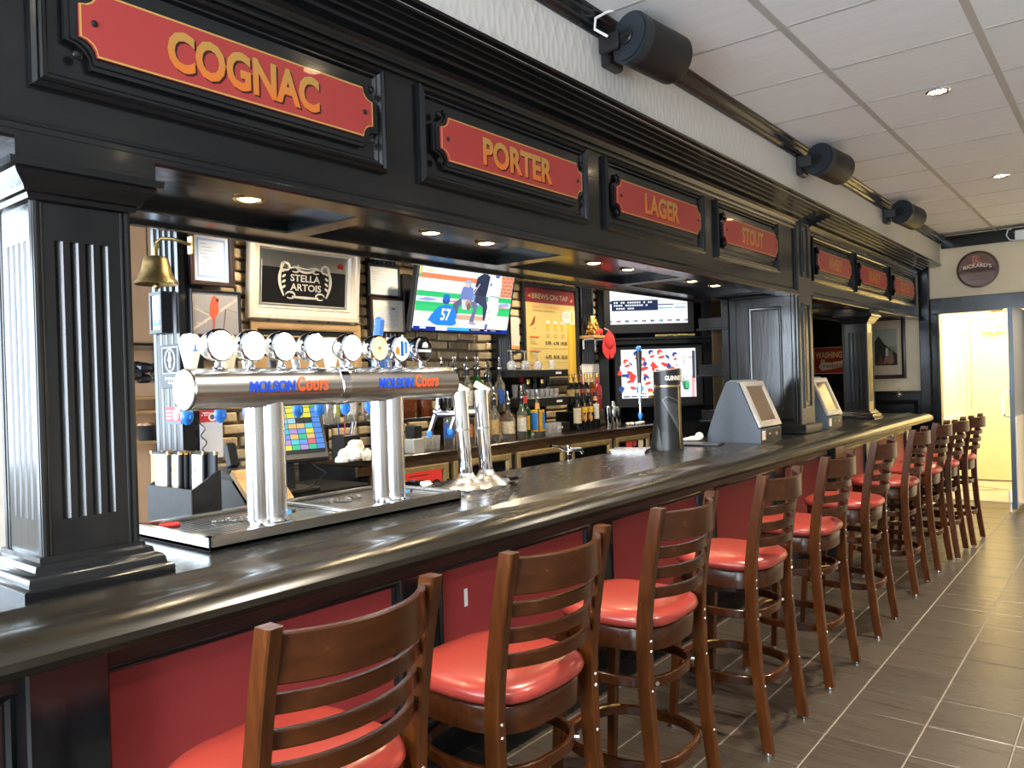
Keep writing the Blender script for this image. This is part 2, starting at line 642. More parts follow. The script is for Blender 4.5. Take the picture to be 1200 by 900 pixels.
# floor: slab with recessed grout, every tile its own piece
b = MB(); b.box(-6.4, 4.0, -3.3, 10.8, -0.12, -0.004)
floor = struct('floor', b, GROUT)
TW = 0.327
cells = []
for i in range(-5, 15):
    for j in range(-20, 22):
        x, y = -1.07 + TW * (i + .5), 3.405 + TW * (j + .5)
        if x < -2.6 or y < -3.2 or y > 10.66 or (y > 10.42 and -2.05 < x < -.85):
            continue
        cells.append((x, y))
near = sorted((c for c in cells if in_view((c[0], c[1], 0), 90)), key=lambda c: c[0] ** 2 + c[1] ** 2)
b = MB(); h = TW / 2 - .003; b.box(-h, h, -h, h, -.012, 0, .0025)
tme = mesh('tile', b, TILE)
for k, (x, y) in enumerate(near[:300]):
    o = bpy.data.objects.new('tile', tme)
    COL.objects.link(o)
    o.parent = floor
    o.location = (x, y, random.uniform(-.0006, .0003))
keep = set(near[:300])
b = MB()
for x, y in cells:
    if (x, y) not in keep:
        b.box(x - h, x + h, y - h, y + h, -.012, 0, .0025)
o = obj('far_tiles', b, TILE, floor)
o['kind'] = 'stuff'
# pale tiled floor of the corridor, with a darker diagonal band
b = MB(); b.box(-2.1, 0.0, 10.47, 12.45, -.1, -.002)
o = struct('corridor_floor', b, CORRF, floor)
b = MB(); b.at(T(-1.35, 11.5, 0) @ RZ(.62)).box(-.75, .75, -.05, .05, -.01, 0.0)
b.at(T(-1.35, 11.55, 0) @ RZ(-.5)).box(-.75, .75, -.04, .04, -.01, -.0005)
struct('tile_band', b, mat('grey_tile', (0.24, 0.225, 0.19), 0.35), floor)

# ceiling: slab, lay-in tiles, metal grid
b = MB(); b.box(-6.4, 4.0, -3.3, 12.5, ZC + .02, ZC + .12)
ceiling = struct('ceiling', b, PLASTER)
gx = [-1.235 + .69 * k for k in range(0, 8)]
gy = [3.61 + .672 * k for k in range(-10, 11)]
ex, ey = [-1.88] + gx, gy
tm = {}
for i in range(len(ex) - 1):
    for j in range(len(ey) - 1):
        x0, x1, y0, y1 = ex[i], min(ex[i + 1], 3.98), ey[j], ey[j + 1]
        key = round(x1 - x0, 2)
        if key not in tm:
            b = MB(); b.box(-(x1 - x0) / 2 + .011, (x1 - x0) / 2 - .011, -(y1 - y0) / 2 + .011, (y1 - y0) / 2 - .011, 0, .018, .004)
            tm[key] = mesh('ceiling_tile', b, CTILE)
        o = bpy.data.objects.new('ceiling_tile', tm[key])
        COL.objects.link(o)
        o.parent = ceiling
        o.location = ((x0 + x1) / 2, (y0 + y1) / 2, ZC)
for x in gx[:-1]:
    b = MB(); b.box(x - .018, x + .018, -3.1, 10.68, ZC - .004, ZC + .012, .002)
    obj('grid_bar', b, CGRID, ceiling)
for y in gy:
    b = MB(); b.box(-1.86, 3.9, y - .010, y + .010, ZC - .002, ZC + .012, .002)
    obj('grid_bar', b, CGRID, ceiling)

# papered wall above the bar canopy
b = MB(); b.box(-2.0, XBULK, -3.2, YEND, 2.79, ZC + .03)
struct('wall_left', b, WALLPAPER)
b = MB()
b.run_y([(XBULK - .02, ZC + .01), (XBULK + .062, ZC + .01), (XBULK + .06, ZC - .012), (XBULK + .048, ZC - .018), (XBULK + .046, ZC - .03), (XBULK + .028, ZC - .045), (XBULK + .026, ZC - .058), (XBULK + .012, ZC - .066), (XBULK + .01, ZC - .08), (XBULK - .02, ZC - .08)], -3.2, YEND - .01)
struct('trim_1', b, BLACK)

# end wall with the door opening
DX0, DX1, DH = -1.875, -0.98, 2.215
b = MB()
b.box(-3.9, DX0, YEND, YEND + .12, 0, ZC + .03)
b.box(DX1, 4.0, YEND, YEND + .12, 0, ZC + .03)
b.box(DX0, DX1, YEND, YEND + .12, DH, ZC + .03)
endwall = struct('wall_end', b, CREAM)
b = MB(); b.box(XBULK + .02, 3.9, YEND - .05, YEND, 3.0, ZC - .01, .008)
b.box(XBULK + .02, 3.9, YEND - .07, YEND, 3.10, ZC, .008)
struct('trim_2', b, BLACK)
b = MB(); b.box(-1.94, 1.5, YEND - .035, YEND, DH, 2.405, .006)
b.box(-1.94, DX0, YEND - .035, YEND, 0, DH, .006)
b.box(DX0, DX0 + .02, YEND - .02, YEND + .12, 0, DH)
b.box(DX1, DX1 + .1, YEND - .035, YEND, 0, DH, .006)
struct('trim_3', b, BLACKV)
b = MB(); b.box(-2.065, -1.945, YEND - .09, YEND, 0, 2.86, .008)
struct('trim_4', b, BLACKV)
# black boarding behind the bar end and the panelled dado under the pictures
b = MB(); b.box(-3.8, -2.78, YEND - .03, YEND, 1.27, 2.9)
struct('trim_5', b, MATTEBLK)
b = MB(); b.box(-3.8, -2.065, YEND - .04, YEND, 0, 1.255)
b.box(-3.8, -2.065, YEND - .075, YEND, 1.255, 1.285, .006)
b.at(face_y(-2.68, YEND - .04, .55)).frame(0, .58, 0, .62, [(0, 0), (0, .02), (.04, .014), (.05, 0)])
b.at(face_y(-3.4, YEND - .04, .55)).frame(0, .64, 0, .62, [(0, 0), (0, .02), (.04, .014), (.05, 0)])
b.m = Matrix.Identity(4)
struct('trim_6', b, BLACK)
# corridor beyond
b = MB(); b.box(-2.02, -1.90, YEND + .12, 12.45, 0, 2.85)
struct('wall_corridor_left', b, CORRW)
b = MB(); b.box(-1.9, -1.875, 11.0, 12.3, .86, .92, .006)
struct('trim_7', b, CORRW)
b = MB(); b.box(-.62, -.5, YEND + .12, 12.45, 0, 2.85)
struct('wall_corridor_right', b, CORRW)
b = MB(); b.box(-2.02, -.5, 12.38, 12.5, 0, 2.85)
struct('wall_corridor_end', b, CORRW)
b = MB(); b.box(-2.02, -.5, YEND + .12, 12.45, 2.78, 2.88)
struct('ceiling_corridor', b, CORRW)
# cream fire door at the far end of the corridor
b = MB(); b.box(-1.77, -0.80, 12.335, 12.375, .012, 2.2, .006)
d1 = struct('door_1', b, CORR)
b = MB(); b.box(-1.83, -1.775, 12.33, 12.38, 0, 2.26, .005); b.box(-.795, -.74, 12.33, 12.38, 0, 2.26, .005); b.box(-1.775, -.795, 12.33, 12.38, 2.205, 2.26, .005)
obj('door_frame', b, CORR, d1)
b = MB(); b.box(-1.62, -1.36, 12.27, 12.335, 2.02, 2.09, .01)
obj('door_closer', b, STEEL, d1)
b = MB(); b.tube([(-1.45, 12.30, 2.10), (-1.30, 12.22, 2.13), (-1.1, 12.33, 2.19)], .012, 6)
b.cyl((-1.47, 12.28, 2.0), (-1.47, 12.28, 2.12), .02, 10)
obj('closer_arm', b, STEEL, d1)
# grey steel door standing open into the bar
dm = T(-.965, YEND - .045, 0) @ RZ(math.radians(-92.3))
b = MB(); b.at(dm).box(0, .92, -.045, 0, .03, 2.19, .004)
d2 = struct('door_2', b, mat('grey_steel_door', (0.075, 0.095, 0.125), 0.32, 0.35, var=.12, scale=(3, 3, 3)))
b = MB(); b.at(dm).box(.06, .88, 0, .004, .05, 1.02)
obj('push_plate', b, STEEL, d2)
b = MB(); b.at(dm).tube([(.84, -.047, 1.01), (.84, -.10, 1.02), (.84, -.115, 1.05), (.84, -.115, 1.24), (.84, -.10, 1.27), (.84, -.047, 1.28)], .011, 8)
obj('door_handle', b, CHROME, d2)
b = MB(); b.at(dm).box(.87, .93, -.075, -.045, .10, .24, .008); b.cyl((.90, -.06, .0), (.90, -.06, .12), .013, 8)
obj('door_stop', b, WHITE, d2)
b = MB(); b.at(dm).tube([(.72, -.05, 2.16), (.30, -.16, 2.18), (.05, -.34, 2.19)], .012, 6); b.box(.30, .40, -.16, -.12, 2.15, 2.2)
obj('closer_arm', b, BRASS, d2)

# street front and right wall behind the camera, with window openings
b = MB()
b.box(-6.4, 4.0, -3.2, -3.08, 0, .55); b.box(-6.4, 4.0, -3.2, -3.08, 2.95, ZC + .03)
for x0, x1 in ((-6.4, -5.9), (-4.55, -4.3), (-1.95, -1.7), (.75, 1.0), (3.4, 4.0)):
    b.box(x0, x1, -3.2, -3.08, .55, 2.95)
struct('wall_front', b, PLASTER)
for n, (x0, x1) in enumerate(((-5.9, -4.55), (-4.3, -1.95), (-1.7, .75), (1.0, 3.4))):
    b = MB(); b.at(face_y(x0, -3.1, .55)).frame(0, x1 - x0, 0, 2.4, [(0, -.05), (0, .03), (.05, .03), (.05, -.05)])
    b.box((x1 - x0) / 2 - .025, (x1 - x0) / 2 + .025, .05, 2.35, -.04, .02)
    struct('window_%d' % (n + 1), b, BLACKV)
b = MB()
b.box(3.6, 3.72, -3.2, YEND, 0, ZC + .03)
struct('wall_right', b, mat('pale_side_wall', (.48, .45, .40), .8, var=.05))
b = MB(); b.box(-6.4, -6.28, -3.2, 2.6, 0, 1.05); b.box(-6.4, -6.28, -3.2, 2.6, 2.9, ZC + .03); b.box(-6.4, -6.28, -3.2, -2.8, 1.05, 2.9); b.box(-6.4, -6.28, 1.1, 2.6, 1.05, 2.9)
struct('wall_store_left', b, PLASTER)

# brick wall behind the back bar
XB = -3.80
b = MB(); b.box(XB - .15, XB - .016, 2.08, 6.6, 0, ZC)
brick_wall = struct('wall_back', b, MORTAR)
b = MB(); b.box(-6.4, XB - .15, 2.5, 2.6, 0, ZC)
struct('wall_store_back', b, PLASTER)
hidden = [(3.70, 4.66, 1.93, 2.34), (2.42, 3.18, 1.93, 2.39), (4.87, 5.62, 1.53, 2.32), (2.45, 3.15, 1.52, 1.93), (2.08, 2.32, 1.86, 2.36), (3.27, 3.52, 1.9, 2.3)]
bv = []
for k in range(7):
    for L in (.195,):
        b = MB()
        hx = .016 + random.uniform(0, .008)
        b.box(-.02, hx, -L / 2 + random.uniform(0, .006), L / 2 - random.uniform(0, .006), -.027 + random.uniform(0, .003), .027 - random.uniform(0, .003), .006)
        bv.append(mesh('brick', b, BRICKM))
cand, rest = [], []
for r in range(19):
    z = 1.13 + r * .0685
    for c in range(20):
        y = 2.05 + (c + (.5 if r % 2 else 0)) * .208
        if y > 6.05 or y < 2.22:
            continue
        hid = any(y0 < y - .08 and y + .08 < y1 and z0 < z - .02 and z + .02 < z1 for y0, y1, z0, z1 in hidden) or z < 1.2
        (rest if hid else cand).append((y, z))
cand.sort(key=lambda q: q[0])
rest += cand[300:]
for y, z in cand[:300]:
    o = bpy.data.objects.new('brick', random.choice(bv))
    COL.objects.link(o)
    o.parent = brick_wall
    o.location = (XB - .014, y + random.uniform(-.004, .004), z + random.uniform(-.003, .003))
    o.rotation_euler = (random.uniform(-.02, .02), random.uniform(-.03, .03), random.uniform(-.03, .03))
b = MB()
for y, z in rest:
    b.box(XB - .03, XB + .004, y - .096, y + .096, z - .026, z + .026, .005)
o = obj('hidden_bricks', b, BRICKM, brick_wall)
o['kind'] = 'stuff'


def fluted(x0, x1, y0, y1, n, gw, dep, faces='xy', marg=.045):
    """outline of a square shaft with grooves on its +x and -y faces"""
    def grooves(a, bb, k):
        L, out = bb - a, []
        for i in range(k):
            c = a + marg + (L - 2 * marg) * (i + .5) / k
            out.append((c - gw / 2, 0))
            for t in (.25, .5, .75):
                out.append((c - gw / 2 + gw * t, dep * math.sin(PI * t)))
            out.append((c + gw / 2, 0))
        return out
    p = [(x0, y1), (x0, y0)]
    if 'y' in faces:
        p += [(c, y0 + d) for c, d in grooves(x0, x1, n)]
    p.append((x1, y0))
    if 'x' in faces:
        p += [(x1 - d, c) for c, d in grooves(y0, y1, n)]
    p.append((x1, y1))
    return p


# fluted pilasters on the brick wall, rising behind the pictures
for n, (x0, x1, y0, y1, fc, nf) in enumerate(((-3.985, -3.72, 2.0, 2.12, 'y', 4), (-3.82, -3.745, 3.28, 3.50, 'x', 5), (-3.82, -3.745, 4.50, 4.68, 'x', 5), (-3.82, -3.745, 5.66, 5.86, 'x', 5))):
    b = MB(); b.prism(fluted(x0, x1, y0, y1, nf, .036 if fc == 'y' else .026, .018 if fc == 'y' else .014, fc, .018), .9, 2.75)
    struct('trim_%d' % (8 + n), b, BLACKV)
# ------------------------------------------------------------------ bar counter
bar = thing('bar_counter', (-1.95, 4.2, 0), 'long black wooden bar counter with red front panels and a rolled rail', 'bar counter')
YB0, YB1 = -1.6, 9.35
b = MB(); b.box(-2.66, -1.93, YB0, YB1, 1.025, 1.07, .006)
obj('countertop', b, COUNTER, bar)
prof = [(-1.955, 1.02), (-1.955, 1.073), (-1.940, 1.080), (-1.925, 1.077), (-1.905, 1.068), (-1.875, 1.063), (-1.845, 1.063), (-1.822, 1.066), (-1.800, 1.070), (-1.775, 1.070), (-1.745, 1.063),
        (-1.720, 1.050), (-1.706, 1.032), (-1.704, 1.015), (-1.716, .998), (-1.74, .988), (-1.78, .985), (-1.80, 1.0), (-1.80, 1.02)]
b = MB(); b.run_y(prof, YB0, YB1)
obj('bar_rail', b, RAIL, bar, label='rounded wooden arm rail worn brown along its edge', sharp=30)
b = MB(); b.box(-2.62, -1.985, YB0, YB1 - .12, .42, 1.03); b.box(-2.62, -2.26, YB0, YB1 - .14, 0, .42)
obj('carcass', b, MATTEBLK, bar)
b = MB(); b.box(-1.99, -1.90, YB0, YB1 - .10, .905, 1.03, .004); b.box(-1.99, -1.885, YB0, YB1 - .1, .985, 1.025, .012)
obj('frieze_board', b, DARKRED, bar)
b = MB(); b.box(-2.265, -2.25, YB0, YB1 - .14, 0, .40)
obj('toe_kick', b, BLACK, bar)
P0, PP = .838, 1.149
edges = [(P0 + PP * k, P0 + PP * k + .915) for k in range(-2, 5)] + [(6.62, 7.5), (7.72, 8.45), (8.62, 9.1)]
for y0, y1 in edges:
    b = MB(); b.box(-1.975, -1.945, y0 - .02, y1 + .02, .45, .885)
    obj('red_panel', b, REDPANEL, bar)
    b = MB(); b.at(face_x(-1.955, 0, 0)).frame(y0 - .03, y1 + .03, .42, .905, [(0, 0), (0, .028), (.012, .034), (.02, .024), (.026, .024), (.032, .006), (.032, 0)])
    obj('panel_moulding', b, BLACK, bar)
st = [(-2.6, edges[0][0] - .03)] + [(edges[k][1] + .03, edges[k + 1][0] - .03) for k in range(len(edges) - 1)] + [(edges[-1][1] + .03, YB1 - .1)]
for k, (y0, y1) in enumerate(st):
    if y0 < -1.6:
        continue
    pier = k in (2, 7)
    b = MB(); b.box(-1.99, -1.86 if pier else -1.925, y0, y1, .385 if not pier else .01, .91 if not pier else .985, .006)
    obj('pier' if pier else 'stile', b, BLACKV, bar)
b = MB(); b.box(-2.26, -1.985, YB0, YB1 - .1, .38, .42); b.box(-1.99, -1.925, YB0, YB1 - .1, .375, .44, .005)
obj('bottom_rail', b, BLACK, bar)
b = MB(); b.box(-3.06, -2.665, YB0, 1.94, .94, .98, .004); b.box(-3.04, -2.68, 1.0, 1.04, 0, .94)
single('work_shelf', b, BLACKPL, 'black work shelf behind the bar carrying the menu holder', 'shelf')
b = MB(); b.box(-2.95, -2.665, 3.5, 4.5, 0, .90, .006)
single('sink_unit', b, STEEL, 'steel sink unit behind the bar under the chrome faucet', 'sink')
b = MB(); b.box(-1.9445, -1.9435, 2.108, 2.126, .725, .79)
obj('tape_strip', b, PAPER, bar, label='torn strip of grey tape')

# ------------------------------------------------------------------ canopy over the bar
can = thing('bar_canopy', (-2.2, 4.2, 2.16), 'black panelled wooden canopy running above the whole bar', 'canopy')
YM0, YM1 = 6.10, 6.46
for y0, y1 in ((-1.4, YM0 + .02), (YM1 - .02, 10.42)):
    b = MB(); b.box(-2.12, -2.05, y0, y1, 2.17, 2.80)
    obj('fascia_board', b, BLACK, can)
    b = MB(); b.run_y([(-2.12, 2.150), (-2.024, 2.150), (-2.018, 2.157), (-2.018, 2.170), (-2.030, 2.176), (-2.030, 2.190), (-2.044, 2.197), (-2.05, 2.21), (-2.12, 2.21)], y0, y1)
    obj('bottom_moulding', b, BLACK, can)
    b = MB(); b.run_y([(-2.10, 2.668), (-2.040, 2.668), (-2.036, 2.678), (-2.046, 2.684), (-2.046, 2.692), (-2.032, 2.694), (-2.028, 2.704), (-2.036, 2.710), (-2.030, 2.722), (-2.012, 2.734), (-1.975, 2.742), (-1.972, 2.753), (-1.940, 2.756), (-1.938, 2.765), (-1.905, 2.767), (-1.903, 2.775), (-1.868, 2.777), (-1.866, 2.783), (-2.10, 2.783)], y0, y1)
    obj('cornice', b, BLACK, can, sharp=18)
b = MB(); b.run_y([(-2.10, 2.782), (-1.836, 2.782), (-1.833, 2.790), (-1.802, 2.792), (-1.798, 2.802), (-1.812, 2.81), (-1.84, 2.812), (-2.10, 2.812)], -1.4, YEND - .06)
obj('top_moulding', b, BLACK, can)
PY = [(.745, 1.872), (2.040, 3.165), (3.322, 4.460), (4.645, 5.722), (6.50, 7.64), (7.77, 8.97), (9.09, 10.28)]
for y0, y1 in PY:
    b = MB(); b.at(face_x(-2.05, 0, 0)).frame(y0, y1, 2.292, 2.658, [(0, 0), (0, .020), (.010, .026), (.018, .018), (.024, .022), (.030, .012), (.036, .012), (.044, .001), (.06, .0006)])
    obj('panel_frame', b, BLACK, can)
# soffit with battens between the bays
for y0, y1, bays in ((-1.4, YM0, [-.66, .63, 1.92, 3.215, 4.50, 5.80]), (YM1, 10.42, [7.70, 9.03])):
    b = MB(); b.box(-2.80, -2.10, y0, y1, 2.205, 2.26)
    obj('soffit', b, BLACK, can)
    b = MB(); b.box(-2.20, -2.05, y0, y1, 2.165, 2.21, .004); 
    obj('soffit_rail', b, BLACK, can)
    b = MB(); b.box(-2.80, -2.62, y0, y1, 2.165, 2.27, .006); b.box(-2.815, -2.79, y0, y1, 2.15, 2.62, .004)
    obj('soffit_rail', b, BLACK, can)
    for y in bays:
        b = MB(); b.box(-2.63, -2.19, y - .05, y + .05, 2.165, 2.21, .005)
        obj('batten', b, BLACK, can)
b = MB(); b.box(-3.95, -2.80, 1.0, 10.6, 2.62, 2.68)
obj('aisle_soffit', b, MATTEBLK, can)


def downlight(name, x, y, z, r, label, cat, group=None, energy=9, ang=110, col=(1, .76, .46)):
    t = thing(name, (x, y, z), label, cat, group)
    b = MB(); b.lathe([(r * .8, .002), (r * 1.25, .002), (r * 1.3, -.004), (r * 1.12, -.009), (r * .95, -.006), (r * .8, .002)], 20, False)
    obj('trim_ring', b, BRASS if z < 2.5 else CHROME, t, local=True)
    b = MB(); b.lathe([(r * .92, -.002), (r * .6, -.007), (.0001, -.009)], 18, False)
    obj('lamp_lens', b, BULB, t, local=True)
    l = spot('lamp_glow', (x, y, z - .02), (x, y, 0), energy, col, ang, .5, r * .8)
    l.parent = t
    l.location = (0, 0, -.02)
    l.rotation_euler = (0, 0, 0)
    return t


ords = ['nearest', 'second', 'third', 'fourth', 'fifth', 'sixth', 'seventh']
for k, y in enumerate((1.135, 1.532, 2.416, 2.783, 3.711, 4.091, 4.953, 5.331)):
    if k == 0:
        lb = 'small downlight in canopy soffit hidden behind the near column capital'
    else:
        lb = 'small warm downlight in black canopy soffit, %s lit one from the near column' % ords[k - 1]
    downlight('soffit_downlight', -2.36, y, 2.203, .042, lb, 'downlight', 'downlights under the canopy', 10, 130)
downlight('soffit_downlight', -2.30, 7.914, 2.203, .042, 'small warm downlight in soffit beyond the tall post, above the far column', 'downlight', 'downlights under the canopy', 7, 125)
downlight('ceiling_downlight', -.848, 5.033, ZC - .003, .05, 'round chrome ceiling downlight, the nearer of the two in white ceiling tiles', 'downlight', 'ceiling downlights', 210, 120, (1, .87, .68))
downlight('ceiling_downlight', -.837, 7.611, ZC - .003, .05, 'round chrome ceiling downlight, the farther of the two in white ceiling tiles', 'downlight', 'ceiling downlights', 210, 120, (1, .87, .68))
for lx, ly, lw in ((-.845, 2.45, 'above the third bar stool'), (-.85, -.2, 'in the ceiling behind the camera'), (1.2, -.2, 'right of the camera'), (1.2, 2.45, 'over the near aisle'), (1.2, 5.03, 'over the middle of the aisle'), (1.2, 7.61, 'over the far aisle'), (-.1, 9.7, 'near the door'), (1.2, 9.75, 'by the end wall')):
    downlight('ceiling_downlight', lx, ly, ZC - .003, .05, 'round chrome ceiling downlight ' + lw + ', outside the picture', 'downlight', 'ceiling downlights', 210, 120, (1, .87, .68))


for k, y in enumerate((2.45, 3.55, 4.65, 5.75, 8.2)):  # unseen lamps added above the aisle to brighten the bricks and bottles
    downlight('added_aisle_downlight', -3.22, y, 2.618, .045, 'unseen downlight added to light the brick wall, %s from the near end' % ords[k].replace('nearest', 'first'), 'downlight', 'added downlights over the aisle', 38, 140, (1, .85, .62))


# ------------------------------------------------------------------ sign boards on the canopy
def sign(word, y0, y1, z0, z1, label, wfrac):
    t = thing('sign_board', (-2.045, (y0 + y1) / 2, (z0 + z1) / 2), label, 'sign', 'red name boards along the canopy')
    W, H = y1 - y0, z1 - z0
    c = .042

    def outline(e):
        cc = c + e * .6
        pts = []
        for sx, sy in ((-1, -1), (1, -1), (1, 1), (-1, 1)):
            cx, cy = sx * (W / 2 + e), sy * (H / 2 + e)
            arc = [(cx - sx * cc * math.cos(a) , cy - sy * cc * math.sin(a)) for a in (0, .4, .785, 1.17, PI / 2)]
            if sx * sy > 0:
                arc = arc[::-1]
            pts += arc
        return pts
    m = face_x(0, 0, 0)
    b = MB(); b.at(m).prism(outline(.030), 0, .016); b.prism(outline(.018), .016, .022)
    obj('back_plate', b, BLACK, t, local=True)
    for s in (-1, 1):
        for q in (-1, 1):
            b = MB(); b.at(m).ball((s * (W / 2 + .004), q * (H / 2 + .004), .022), .013, 10, 1, 1, .7)
            obj('corner_boss', b, BLACK, t, local=True)
    b = MB(); b.at(m).prism(outline(0), .022, .030)
    b2 = MB(); b2.at(m)
    b2.poly(outline(0), (.62, .36, .09), .0302)
    b2.poly(outline(-.005), (.44, .052, .046), .0304)
    hw, hh = wfrac / 2, .056
    zz = .0308
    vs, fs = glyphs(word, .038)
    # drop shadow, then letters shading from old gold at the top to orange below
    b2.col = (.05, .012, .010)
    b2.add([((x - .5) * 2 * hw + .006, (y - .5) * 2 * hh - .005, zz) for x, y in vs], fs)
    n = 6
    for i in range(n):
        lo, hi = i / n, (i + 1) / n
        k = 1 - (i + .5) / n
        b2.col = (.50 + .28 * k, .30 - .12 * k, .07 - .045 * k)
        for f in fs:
            pg = [vs[q] for q in f]
            for lim, keep_up in ((lo, True), (hi, False)):
                out = []
                for a in range(len(pg)):
                    p, q = pg[a], pg[(a + 1) % len(pg)]
                    pi, qi = ((p[1] >= lim) == keep_up, (q[1] >= lim) == keep_up)
                    if pi:
                        out.append(p)
                    if pi != qi:
                        tt = (lim - p[1]) / (q[1] - p[1])
                        out.append((p[0] + (q[0] - p[0]) * tt, lim))
                pg = out
                if len(pg) < 3:
                    break
            if len(pg) >= 3:
                b2.add([((x - .5) * 2 * hw, (y - .5) * 2 * hh, zz + .0003) for x, y in pg], [tuple(range(len(pg)))])
    b2.col = None
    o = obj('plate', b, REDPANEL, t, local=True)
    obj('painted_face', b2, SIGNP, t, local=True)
    for s in (-1, 1):
        b = MB(); b.at(m).ball((s * (W / 2 - .035), 0, .031), .009, 10, 1, 1, .6)
        obj('screw', b, BLACKPL, t, local=True)
    return t


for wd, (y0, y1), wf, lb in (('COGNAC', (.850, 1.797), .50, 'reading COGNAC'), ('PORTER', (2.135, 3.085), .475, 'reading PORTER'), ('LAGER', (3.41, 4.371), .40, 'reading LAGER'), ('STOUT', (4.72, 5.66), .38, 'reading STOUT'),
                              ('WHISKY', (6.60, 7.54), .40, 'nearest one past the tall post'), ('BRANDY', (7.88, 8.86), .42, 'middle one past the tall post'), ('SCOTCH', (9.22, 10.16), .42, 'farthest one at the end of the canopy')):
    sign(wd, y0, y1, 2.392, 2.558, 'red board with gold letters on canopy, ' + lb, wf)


# ------------------------------------------------------------------ columns
def column(y, label, zt=2.165):
    xf, w_ = -2.065, .236
    t = thing('fluted_column', (xf - w_ / 2, y, 1.07), label, 'column')
    x0, x1, y0, y1 = xf - w_, xf, y - w_ / 2, y + w_ / 2
    b = MB()
    b.prism(fluted(x0 + .012, x1 - .004, y0 + .004, y1 - .012, 4, .020, .008, 'xy', .038), 1.243, 1.93)
    b.prism([(x0 + .012, y1 - .012), (x0 + .012, y0 + .004), (x1 - .004, y0 + .004), (x1 - .004, y1 - .012)], 1.13, 1.243)
    b.prism([(x0 + .012, y1 - .012), (x0 + .012, y0 + .004), (x1 - .004, y0 + .004), (x1 - .004, y1 - .012)], 1.93, 2.05)
    obj('shaft', b, BLACKV, t)
    for cx, cy in ((x1, y0), (x1, y1), (x0, y0)):
        sx, sy = (-1 if cx == x1 else 1), (1 if cy == y0 else -1)
        b = MB()
        for a, r in (((.009), .009), (.022, .004)):
            b.cyl((cx + sx * a, cy + sy * .006, 1.14), (cx + sx * a, cy + sy * .006, 2.03), r if a < .01 else .005, 8)
            b.cyl((cx + sx * .006, cy + sy * a, 1.14), (cx + sx * .006, cy + sy * a, 2.03), r if a < .01 else .005, 8)
        obj('corner_bead', b, BLACKV, t)
    b = MB(); b.rings(x0, x1, y0, y1, [(.062, 1.07), (.062, 1.092), (.056, 1.096), (.048, 1.098), (.045, 1.115), (.040, 1.122), (.026, 1.128), (.022, 1.142), (.010, 1.147), (.008, 1.158), (0, 1.16)])
    obj('base', b, BLACK, t)
    b = MB(); b.rings(x0, x1, y0, y1, [(0, 2.02), (.010, 2.024), (.014, 2.036), (.022, 2.04), (.026, 2.052), (.044, 2.072), (.050, 2.084), (.062, 2.088), (.064, 2.106), (.048, 2.110), (.048, zt)])
    obj('capital', b, BLACK, t)
    return t


column(.865, 'black fluted column nearest the camera standing on the bar, left of the taps')
column(8.33, 'small black fluted column at the far end of the bar beyond the tall post')

# tall post with the panelled side
post = thing('panelled_post', (-2.25, 6.28, 1.07), 'tall black panelled post rising from bar to canopy behind the grey terminal', 'post')
b = MB(); b.box(-2.54, -2.03, 6.12, 6.45, 1.07, 2.780, .006)
obj('shaft', b, BLACKV, post)
b = MB(); b.box(-2.58, -1.985, 6.075, 6.495, 1.07, 1.15, .008)
obj('base', b, BLACK, post)
for z0, z1 in ((1.27, 2.10), (2.30, 2.73)):
    b = MB(); b.at(face_x(-2.03, 0, 0)).frame(6.20, 6.37, z0, z1, [(0, 0), (0, .012), (.014, .010), (.022, -.004), (.05, -.004), (.056, .006), (.06, .006), (.085, .006)])
    obj('panel_moulding', b, BLACKV, post)
b = MB(); b.at(face_y(0, 6.12, 0)).frame(-2.50, -2.09, 1.19, 2.15, [(0, .006), (0, .012), (.07, .012), (.075, .002), (.09, -.001), (.095, .004)])
b.at(face_y(0, 6.12, 0)).box(-2.405, -2.185, 1.285, 2.055, .001, .006, .002)
obj('side_panel', b, BLACKV, post)
b = MB(); b.box(-2.56, -2.05, 6.085, 6.13, 2.15, 2.18, .008)
obj('side_moulding', b, BLACK, post)
b = MB()
for x in (-2.035, -2.06):
    b.cyl((x, 6.117, 1.15), (x, 6.117, 2.76), .006, 8)
obj('corner_bead', b, BLACKV, post)
b = MB(); b.box(-2.60, -2.535, 6.12, 6.45, 1.07, 2.2, .006)
obj('stile', b, BLACKV, post)
# open shelf ends left of the post
sh = thing('open_shelf', (-2.74, 6.3, 1.10), 'black open shelf with three short boards left of the tall post', 'shelf')
for z in (1.155, 1.535, 1.925):
    b = MB(); b.box(-2.88, -2.60, 6.10, 6.45, z, z + .02, .004)
    b.box(-2.865, -2.60, 6.115, 6.135, z + .02, z + .105, .003)
    obj('shelf_board', b, BLACK, sh)
b = MB(); b.box(-2.66, -2.601, 6.11, 6.135, 1.09, 2.19, .003)
obj('upright', b, BLACKV, sh)
